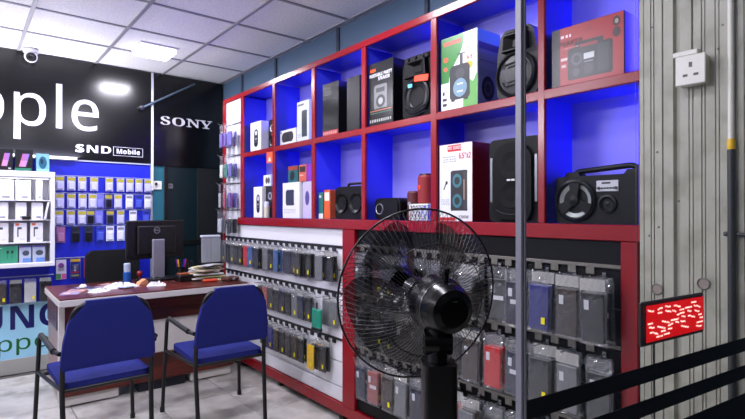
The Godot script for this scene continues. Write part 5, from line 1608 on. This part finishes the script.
# white end bay with four hook rows
func build_side_column() -> void:
	var s := XS + 0.004
	var spec := [
		[2.06, ["violet", "violet", "violet"], [-4.27, -4.18, -4.09], 0.2],
		[1.785, ["mint", "teal", "violet"], [-4.27, -4.17, -4.08], 0.19],
		[1.545, ["pale", "rose", "violet"], [-4.30, -4.195, -4.09], 0.21],
		[1.318, ["pale", "grey", "charcoal"], [-4.31, -4.20, -4.09], 0.2]]
	var cc := {"violet": Color(0.35, 0.3, 0.62), "mint": Color(0.75, 0.8, 0.78), "teal": Color(0.02, 0.45, 0.38), "pale": Color(0.62, 0.63, 0.65), "rose": Color(0.6, 0.16, 0.3), "grey": Color(0.2, 0.21, 0.22), "charcoal": Color(0.05, 0.05, 0.06)}
	var rn := ["top", "second", "third", "lowest"]
	for r in 4:
		var rail := thing("end_bay_rail", "dark metal hook rail, %s of four in the white end bay" % rn[r], "rail", Vector3(s, spec[r][0], -4.18), 0, "rails of the white end bay")
		boxp(rail, "bar", Vector3(-0.008, -0.005, -0.152), Vector3(0.0, 0.005, 0.152), mat("railmetal"), 0.001)
		for k in spec[r][2].size():
			part(rail, "prong", tubem([Vector3(0, 0, spec[r][2][k] + 4.18), Vector3(-0.10, 0, spec[r][2][k] + 4.18), Vector3(-0.11, 0.012, spec[r][2][k] + 4.18)], 0.0022, 6), mat("hookmetal", Color(0.5, 0.5, 0.52), 0.3, 0.7))
			for q in 2:
				var cn: String = spec[r][1][k]
				var h: float = spec[r][3]
				var t := thing("accessory_pack", "%s bagged accessory, %s row of white end bay, %s from left, %s" % [cn, rn[r], ORD[k], "front" if q == 1 else "rear"], "accessory", Vector3(s - 0.03 - 0.045 * q, spec[r][0] - 0.006, spec[r][2][k] + rng.randf_range(-0.008, 0.008)), -90 + rng.randf_range(-14, 14), "bagged accessories in the white end bay")
				part(t, "item", boxm(Vector3(0.06, h * 0.6, 0.014), 0.005), mat("acc_" + cn, cc[cn], 0.45), Vector3(0, -h * 0.66, 0))
				part(t, "bag", bag_mesh(0.078, h, 0.022, 11 + (k + q) % 3), bag_material())

# ---------------------------------------------------------------- goods on the back wall
func build_wall_goods() -> void:
	var yellow := mat("hdryellow", Color(0.66, 0.62, 0.20), 0.45)
	var lav := mat("blister", Color(0.72, 0.72, 0.86), 0.25)
	var rows := [
		[1.600, [0.639, 0.722, 0.803, 0.894, 1.013, 1.104, 1.182, 1.259, 1.336], "yyyyyyyyy", 0.118],
		[1.456, [0.639, 0.722, 0.806, 0.883, 0.941, 1.008, 1.085, 1.178, 1.258, 1.336], "yyyyvdywbw", 0.125],
		[1.313, [0.634, 0.719, 0.802, 0.867, 0.933, 1.021, 1.106, 1.209, 1.321], "yyydvdywb", 0.12],
		[1.175, [0.646, 0.757, 0.853, 0.944, 1.02, 1.108], "pkkbww", 0.132]]
	var kinds := {"y": ["yellow topped white blister pack", Color(0.70, 0.70, 0.86)], "v": ["violet blister pack", Color(0.42, 0.42, 0.78)], "d": ["yellow topped pack with dark item", Color(0.3, 0.3, 0.5)], "w": ["plain white blister pack", Color(0.8, 0.8, 0.88)], "b": ["blue tinted pack", Color(0.16, 0.22, 0.7)], "p": ["pink printed pack", Color(0.62, 0.4, 0.58)], "k": ["dark grey accessory pack", Color(0.10, 0.13, 0.22)]}
	var rn := ["top row", "second row", "third row", "fourth row"]
	for r in 4:
		for k in rows[r][1].size():
			var c: String = rows[r][2][k]
			var h: float = rows[r][3]
			var w := 0.062
			var t := thing("blister_pack", "%s, %s of blue panel, %s from left" % [kinds[c][0], rn[r], ORD[k]], "accessory", Vector3(rows[r][1][k], rows[r][0], ZB + 0.034), rng.randf_range(-6, 6), "packs on the blue panel")
			boxp(t, "card", Vector3(-w * 0.5, -h, -0.001), Vector3(w * 0.5, 0.0, 0.001), mat("wcard_" + c, kinds[c][1], 0.4), 0.0)
			boxp(t, "blister", Vector3(-w * 0.36, -h * 0.92, 0.001), Vector3(w * 0.36, -h * 0.38, 0.014), mat("wbl_" + c, kinds[c][1].lightened(0.12) if c != "d" and c != "k" else Color(0.05, 0.05, 0.09), 0.3), 0.005)
			if c in "yd":
				boxp(t, "header", Vector3(-w * 0.46, -h * 0.30, 0.001), Vector3(w * 0.46, -h * 0.06, 0.0022), yellow, 0.0)
			elif c in "wbk":
				boxp(t, "header", Vector3(-w * 0.40, -h * 0.25, 0.001), Vector3(w * 0.40, -h * 0.1, 0.0022), mat("wh_" + c, kinds[c][1].darkened(0.4), 0.4), 0.0)
			part(t, "hook", tubem([Vector3(0, -0.006, -0.02), Vector3(0, -0.006, 0.02)], 0.002, 6), mat("hookmetal", Color(0.5, 0.5, 0.52), 0.3, 0.7))
	# fifth row: printed cards
	var i := img(48, 96, Color(0.78, 0.75, 0.84))
	iell(i, 0.5, 0.3, 0.3, 0.14, Color(0.5, 0.2, 0.6))
	irect(i, 0.0, 0.72, 0.5, 0.28, Color(0.25, 0.5, 0.3))
	irect(i, 0.55, 0.72, 0.45, 0.28, Color(0.75, 0.3, 0.55))
	var j := img(48, 96, Color(0.08, 0.10, 0.42))
	irect(j, 0.0, 0.0, 1.0, 0.14, Color(0.75, 0.6, 0.1))
	irect(j, 0.4, 0.35, 0.14, 0.3, Color(0.85, 0.85, 0.9))
	irect(j, 0.1, 0.66, 0.8, 0.06, Color(0.7, 0.1, 0.15))
	irect(j, 0.1, 0.8, 0.8, 0.12, Color(0.45, 0.45, 0.3))
	var kk := img(32, 64, Color(0.6, 0.05, 0.06))
	irect(kk, 0.2, 0.3, 0.6, 0.3, Color(0.8, 0.6, 0.55))
	var cards := [[0.65, i, "white card with purple print hanging on the lowest blue panel rail"], [0.754, j, "blue card with yellow top on the lowest blue panel rail"], [0.842, kk, "red card at the right end of the lowest blue panel rail"]]
	for q in 3:
		var w := 0.075 if q < 2 else 0.045
		var t := thing("display_card", cards[q][2], "accessory", Vector3(cards[q][0], 0.9, ZB + 0.03), 0, "cards on the lowest rail")
		boxp(t, "card", Vector3(-w * 0.5, -0.165, -0.001), Vector3(w * 0.5, 0, 0.001), mat("cardback%d" % q, Color(0.6, 0.6, 0.66), 0.5), 0.0)
		part(t, "print", sheet(w - 0.002, 0.163), print_mat("p_card%d" % q, cards[q][1]), Vector3(0, -0.0825, 0.0014))
		boxp(t, "bubble", Vector3(-w * 0.3, -0.1, 0.0014), Vector3(w * 0.3, -0.045, 0.012), bag_material(), 0.004)
	# bagged cases over the poster, under the blue panel
	var lc := [[0.235, "brown"], [0.335, "charcoal"], [0.43, "white"], [0.535, "black"]]
	for q in lc.size():
		for d in 2:
			var nm: String = lc[q][1]
			var o := copy_of(case_pack(nm, false, (q + d * 2) % 4), "%s bagged case hanging above the poster, %s" % [nm, "front one" if d == 1 else "rear one"], Vector3(lc[q][0], 0.765, ZB + 0.05 + 0.045 * d), rng.randf_range(-8, 8))
			o.set_meta("group", "bagged cases above the poster")
	build_showcase()

func build_showcase() -> void:
	var zf := -4.80
	var x0 := -0.55
	var x1 := 0.587
	var w := mat("casewhite", Color(0.80, 0.80, 0.83), 0.35)
	var s := thing("white_showcase", "white framed lit wall showcase with three shelves of phone boxes", "showcase")
	boxp(s, "top_board", Vector3(x0, 1.573, ZB + 0.013), Vector3(x1, 1.622, zf), w, 0.004)
	boxp(s, "bottom_board", Vector3(x0, 0.866, ZB + 0.013), Vector3(x1, 0.9, zf + 0.012), w, 0.004)
	boxp(s, "side_board", Vector3(x1 - 0.03, 0.9, ZB + 0.013), Vector3(x1, 1.573, zf), w, 0.003)
	boxp(s, "side_board", Vector3(x0, 0.9, ZB + 0.013), Vector3(x0 + 0.03, 1.573, zf), w, 0.003)
	boxp(s, "back_board", Vector3(x0 + 0.03, 0.9, ZB + 0.013), Vector3(x1 - 0.03, 1.573, ZB + 0.022), w, 0.0)
	for y in [1.395, 1.24, 1.06]:
		boxp(s, "shelf", Vector3(x0 + 0.03, y - 0.008, ZB + 0.022), Vector3(x1 - 0.03, y, zf - 0.02), w, 0.001)
	var l := thing("showcase_lamp", "white LED strip inside the top of the showcase", "LED strip", Vector3(0.02, 1.5728, zf - 0.03))
	boxp(l, "channel", Vector3(-0.53, -0.008, -0.008), Vector3(0.53, 0, 0.008), mat("stripchannel"), 0.001)
	boxp(l, "lit_tape", Vector3(-0.525, -0.010, -0.006), Vector3(0.525, -0.008, 0.006), glow("casetape", Color(1, 1, 1), 4.0), 0.0)
	area_lamp(l, Vector3(0, -0.012, 0), DOWN, Vector2(1.05, 0.014), LAMP_C, 0.16)
	# boxes on the shelves
	var pz := zf - 0.045
	var white := mat("cardwhite", Color(0.83, 0.83, 0.84), 0.4)
	var rows := [
		[1.395, 0.155, [[0.19, 0.318], [0.328, 0.428], [0.462, 0.505]], "top shelf"],
		[1.24, 0.135, [[0.19, 0.282], [0.328, 0.4], [0.432, 0.510]], "second shelf"],
		[1.06, 0.155, [[0.195, 0.284], [0.318, 0.402], [0.425, 0.51]], "third shelf"]]
	var pim := img(40, 64, Color(0.82, 0.82, 0.85))
	irect(pim, 0.25, 0.22, 0.1, 0.5, Color(0.2, 0.2, 0.24))
	irect(pim, 0.25, 0.22, 0.35, 0.12, Color(0.25, 0.25, 0.3))
	irect(pim, 0.1, 0.02, 0.3, 0.14, Color(0.8, 0.35, 0.25))
	itext(pim, 0.5, 0.82, 0.4, 0.1, Color(0.35, 0.35, 0.4), 61, 2)
	var pplain := img(40, 64, Color(0.84, 0.84, 0.87))
	irect(pplain, 0.35, 0.12, 0.15, 0.03, Color(0.6, 0.6, 0.65))
	irect(pplain, 0.4, 0.82, 0.4, 0.12, Color(0.5, 0.5, 0.55))
	for r in 3:
		for k in 3:
			var q: Array = rows[r][2][k]
			var bw: float = q[1] - q[0]
			var h: float = rows[r][1]
			var t := thing("phone_box", "white phone box on the showcase's %s, %s from left" % [rows[r][3], ORD[k]], "box", Vector3((q[0] + q[1]) * 0.5, rows[r][0], pz), 0, "white boxes in the showcase")
			boxp(t, "carton", Vector3(-bw * 0.5, 0, -0.06), Vector3(bw * 0.5, h, 0), white, 0.002)
			part(t, "printed_front", sheet(bw - 0.003, h - 0.003), print_mat("p_phone", pim) if r == 2 else print_mat("p_phone2", pplain), Vector3(0, h * 0.5, 0.0006))
	var ch := thing("plug_adapter", "small black adapter on the second showcase shelf", "adapter", Vector3(0.395, 1.24, pz + 0.02))
	boxp(ch, "body", Vector3(-0.026, 0, -0.015), Vector3(0.026, 0.028, 0.012), mat("black"), 0.004)
	boxp(ch, "lead", Vector3(0.022, 0.008, -0.004), Vector3(0.034, 0.018, 0.004), mat("black"), 0.002)
	var ln := thing("leaning_card", "thin white card leaning at the showcase's right side", "card", Vector3(0.532, 1.24, pz + 0.02), 0)
	part(ln, "card", boxm(Vector3(0.01, 0.14, 0.06), 0.001), white, Vector3(0.0, 0.071, 0), Vector3(0, 0, -10))
	# bottom shelf: green box and two grey blue boxes
	i_bottom(pz)
	# boxes on top
	var tp := img(64, 64, Color(0.05, 0.05, 0.07))
	for y in 64:
		for x in 64:
			var fx := x / 64.0
			var fy := y / 64.0
			if abs((fx - 0.5) + (fy - 0.5) * 0.35) < 0.2 and fy > 0.18 and fy < 0.8:
				tp.set_pixel(x, y, Color(0.85, 0.3, 0.35).lerp(Color(0.4, 0.45, 0.9), fx).lerp(Color(0.9, 0.9, 0.95), 0.25 if fy > 0.5 else 0.0))
	irect(tp, 0.7, 0.88, 0.2, 0.08, Color(0.7, 0.7, 0.7))
	var tops := [[0.13, 0.205, 0.165, "black box with phone picture at the left edge of the showcase top"], [0.216, 0.309, 0.165, "black box with pink phone picture on the showcase top, middle one"], [0.322, 0.438, 0.168, "black box with red phone picture next to the teal box"]]
	for q in 3:
		var a: Array = tops[q]
		var bw: float = a[1] - a[0]
		var t := thing("phone_box", a[3], "box", Vector3((a[0] + a[1]) * 0.5, 1.6225, -4.84), 0, "black boxes on the showcase")
		boxp(t, "carton", Vector3(-bw * 0.5, 0, -0.05), Vector3(bw * 0.5, a[2], 0.02), mat("cardblack", Color(0.03, 0.032, 0.038), 0.35, 0.0, 0.4), 0.002)
		part(t, "printed_front", sheet(bw - 0.003, a[2] - 0.003), print_mat("p_topphone", tp), Vector3(0, a[2] * 0.5, 0.0206))
		if q == 2:
			boxp(t, "green_band", Vector3(-bw * 0.5 - 0.0005, 0.002, -0.03), Vector3(bw * 0.42, 0.022, 0.0215), mat("bandgreen", Color(0.15, 0.45, 0.35), 0.4), 0.0)
	var te := img(48, 56, Color(0.45, 0.66, 0.72))
	iell(te, 0.5, 0.5, 0.32, 0.35, Color(0.12, 0.35, 0.45))
	iell(te, 0.42, 0.42, 0.12, 0.16, Color(0.05, 0.15, 0.22))
	irect(te, 0.0, 0.86, 1.0, 0.14, Color(0.55, 0.75, 0.78))
	var t2 := thing("phone_box", "teal and white printed box at the right end of the showcase top", "box", Vector3(0.505, 1.6225, -4.845))
	boxp(t2, "carton", Vector3(-0.045, 0, -0.05), Vector3(0.045, 0.145, 0.02), mat("tealbox", Color(0.3, 0.5, 0.55), 0.4), 0.002)
	part(t2, "printed_front", sheet(0.087, 0.142), print_mat("p_tealtop", te), Vector3(0, 0.0725, 0.0206))
	# lit tube lamp behind the boxes on top
	var tl := thing("tube_lamp", "lit white tube lamp lying behind the boxes on the showcase", "tube lamp", Vector3(0.42, 1.752, ZB + 0.05))
	boxp(tl, "batten", Vector3(-0.9, -0.012, -0.018), Vector3(0.345, 0.012, -0.006), mat("trimwhite"), 0.002)
	part(tl, "tube", tubem([Vector3(-0.88, 0, 0.004), Vector3(0.33, 0, 0.004)], 0.010, 12), glow("tubeglow", Color(1, 1, 1), 2.0))
	area_lamp(tl, Vector3(-0.25, 0.012, 0.004), UPW, Vector2(1.24, 0.02), LAMP_C, 2.4)

func i_bottom(pz: float) -> void:
	var g := img(64, 48, Color(0.22, 0.55, 0.42))
	iell(g, 0.55, 0.35, 0.06, 0.1, Color(0.08, 0.2, 0.16))
	iell(g, 0.75, 0.35, 0.06, 0.1, Color(0.08, 0.2, 0.16))
	irect(g, 0.54, 0.4, 0.02, 0.35, Color(0.08, 0.2, 0.16))
	irect(g, 0.74, 0.4, 0.02, 0.35, Color(0.08, 0.2, 0.16))
	irect(g, 0.05, 0.1, 0.25, 0.08, Color(0.6, 0.8, 0.72))
	var b := img(48, 48, Color(0.62, 0.66, 0.74))
	irect(b, 0.0, 0.0, 1.0, 0.12, Color(0.3, 0.25, 0.5))
	iell(b, 0.55, 0.45, 0.3, 0.16, Color(0.25, 0.27, 0.32))
	irect(b, 0.3, 0.75, 0.7, 0.25, Color(0.35, 0.5, 0.75))
	for q in [[0.2, 0.344, g, "green box with earphone print on the showcase's bottom shelf", "p_gr"], [0.352, 0.432, b, "grey blue box beside the green box on the bottom shelf", "p_gb"], [0.439, 0.525, b, "grey blue box at the right end of the bottom shelf", "p_gb"]]:
		var bw: float = q[1] - q[0]
		var t := thing("accessory_box", q[3], "box", Vector3((q[0] + q[1]) * 0.5, 0.9002, pz), 0, "boxes on the bottom showcase shelf")
		boxp(t, "carton", Vector3(-bw * 0.5, 0, -0.05), Vector3(bw * 0.5, 0.135, 0), mat("accbox", Color(0.5, 0.55, 0.62), 0.4), 0.002)
		part(t, "printed_front", sheet(bw - 0.003, 0.132), print_mat(q[4], q[2]), Vector3(0, 0.0675, 0.0006))
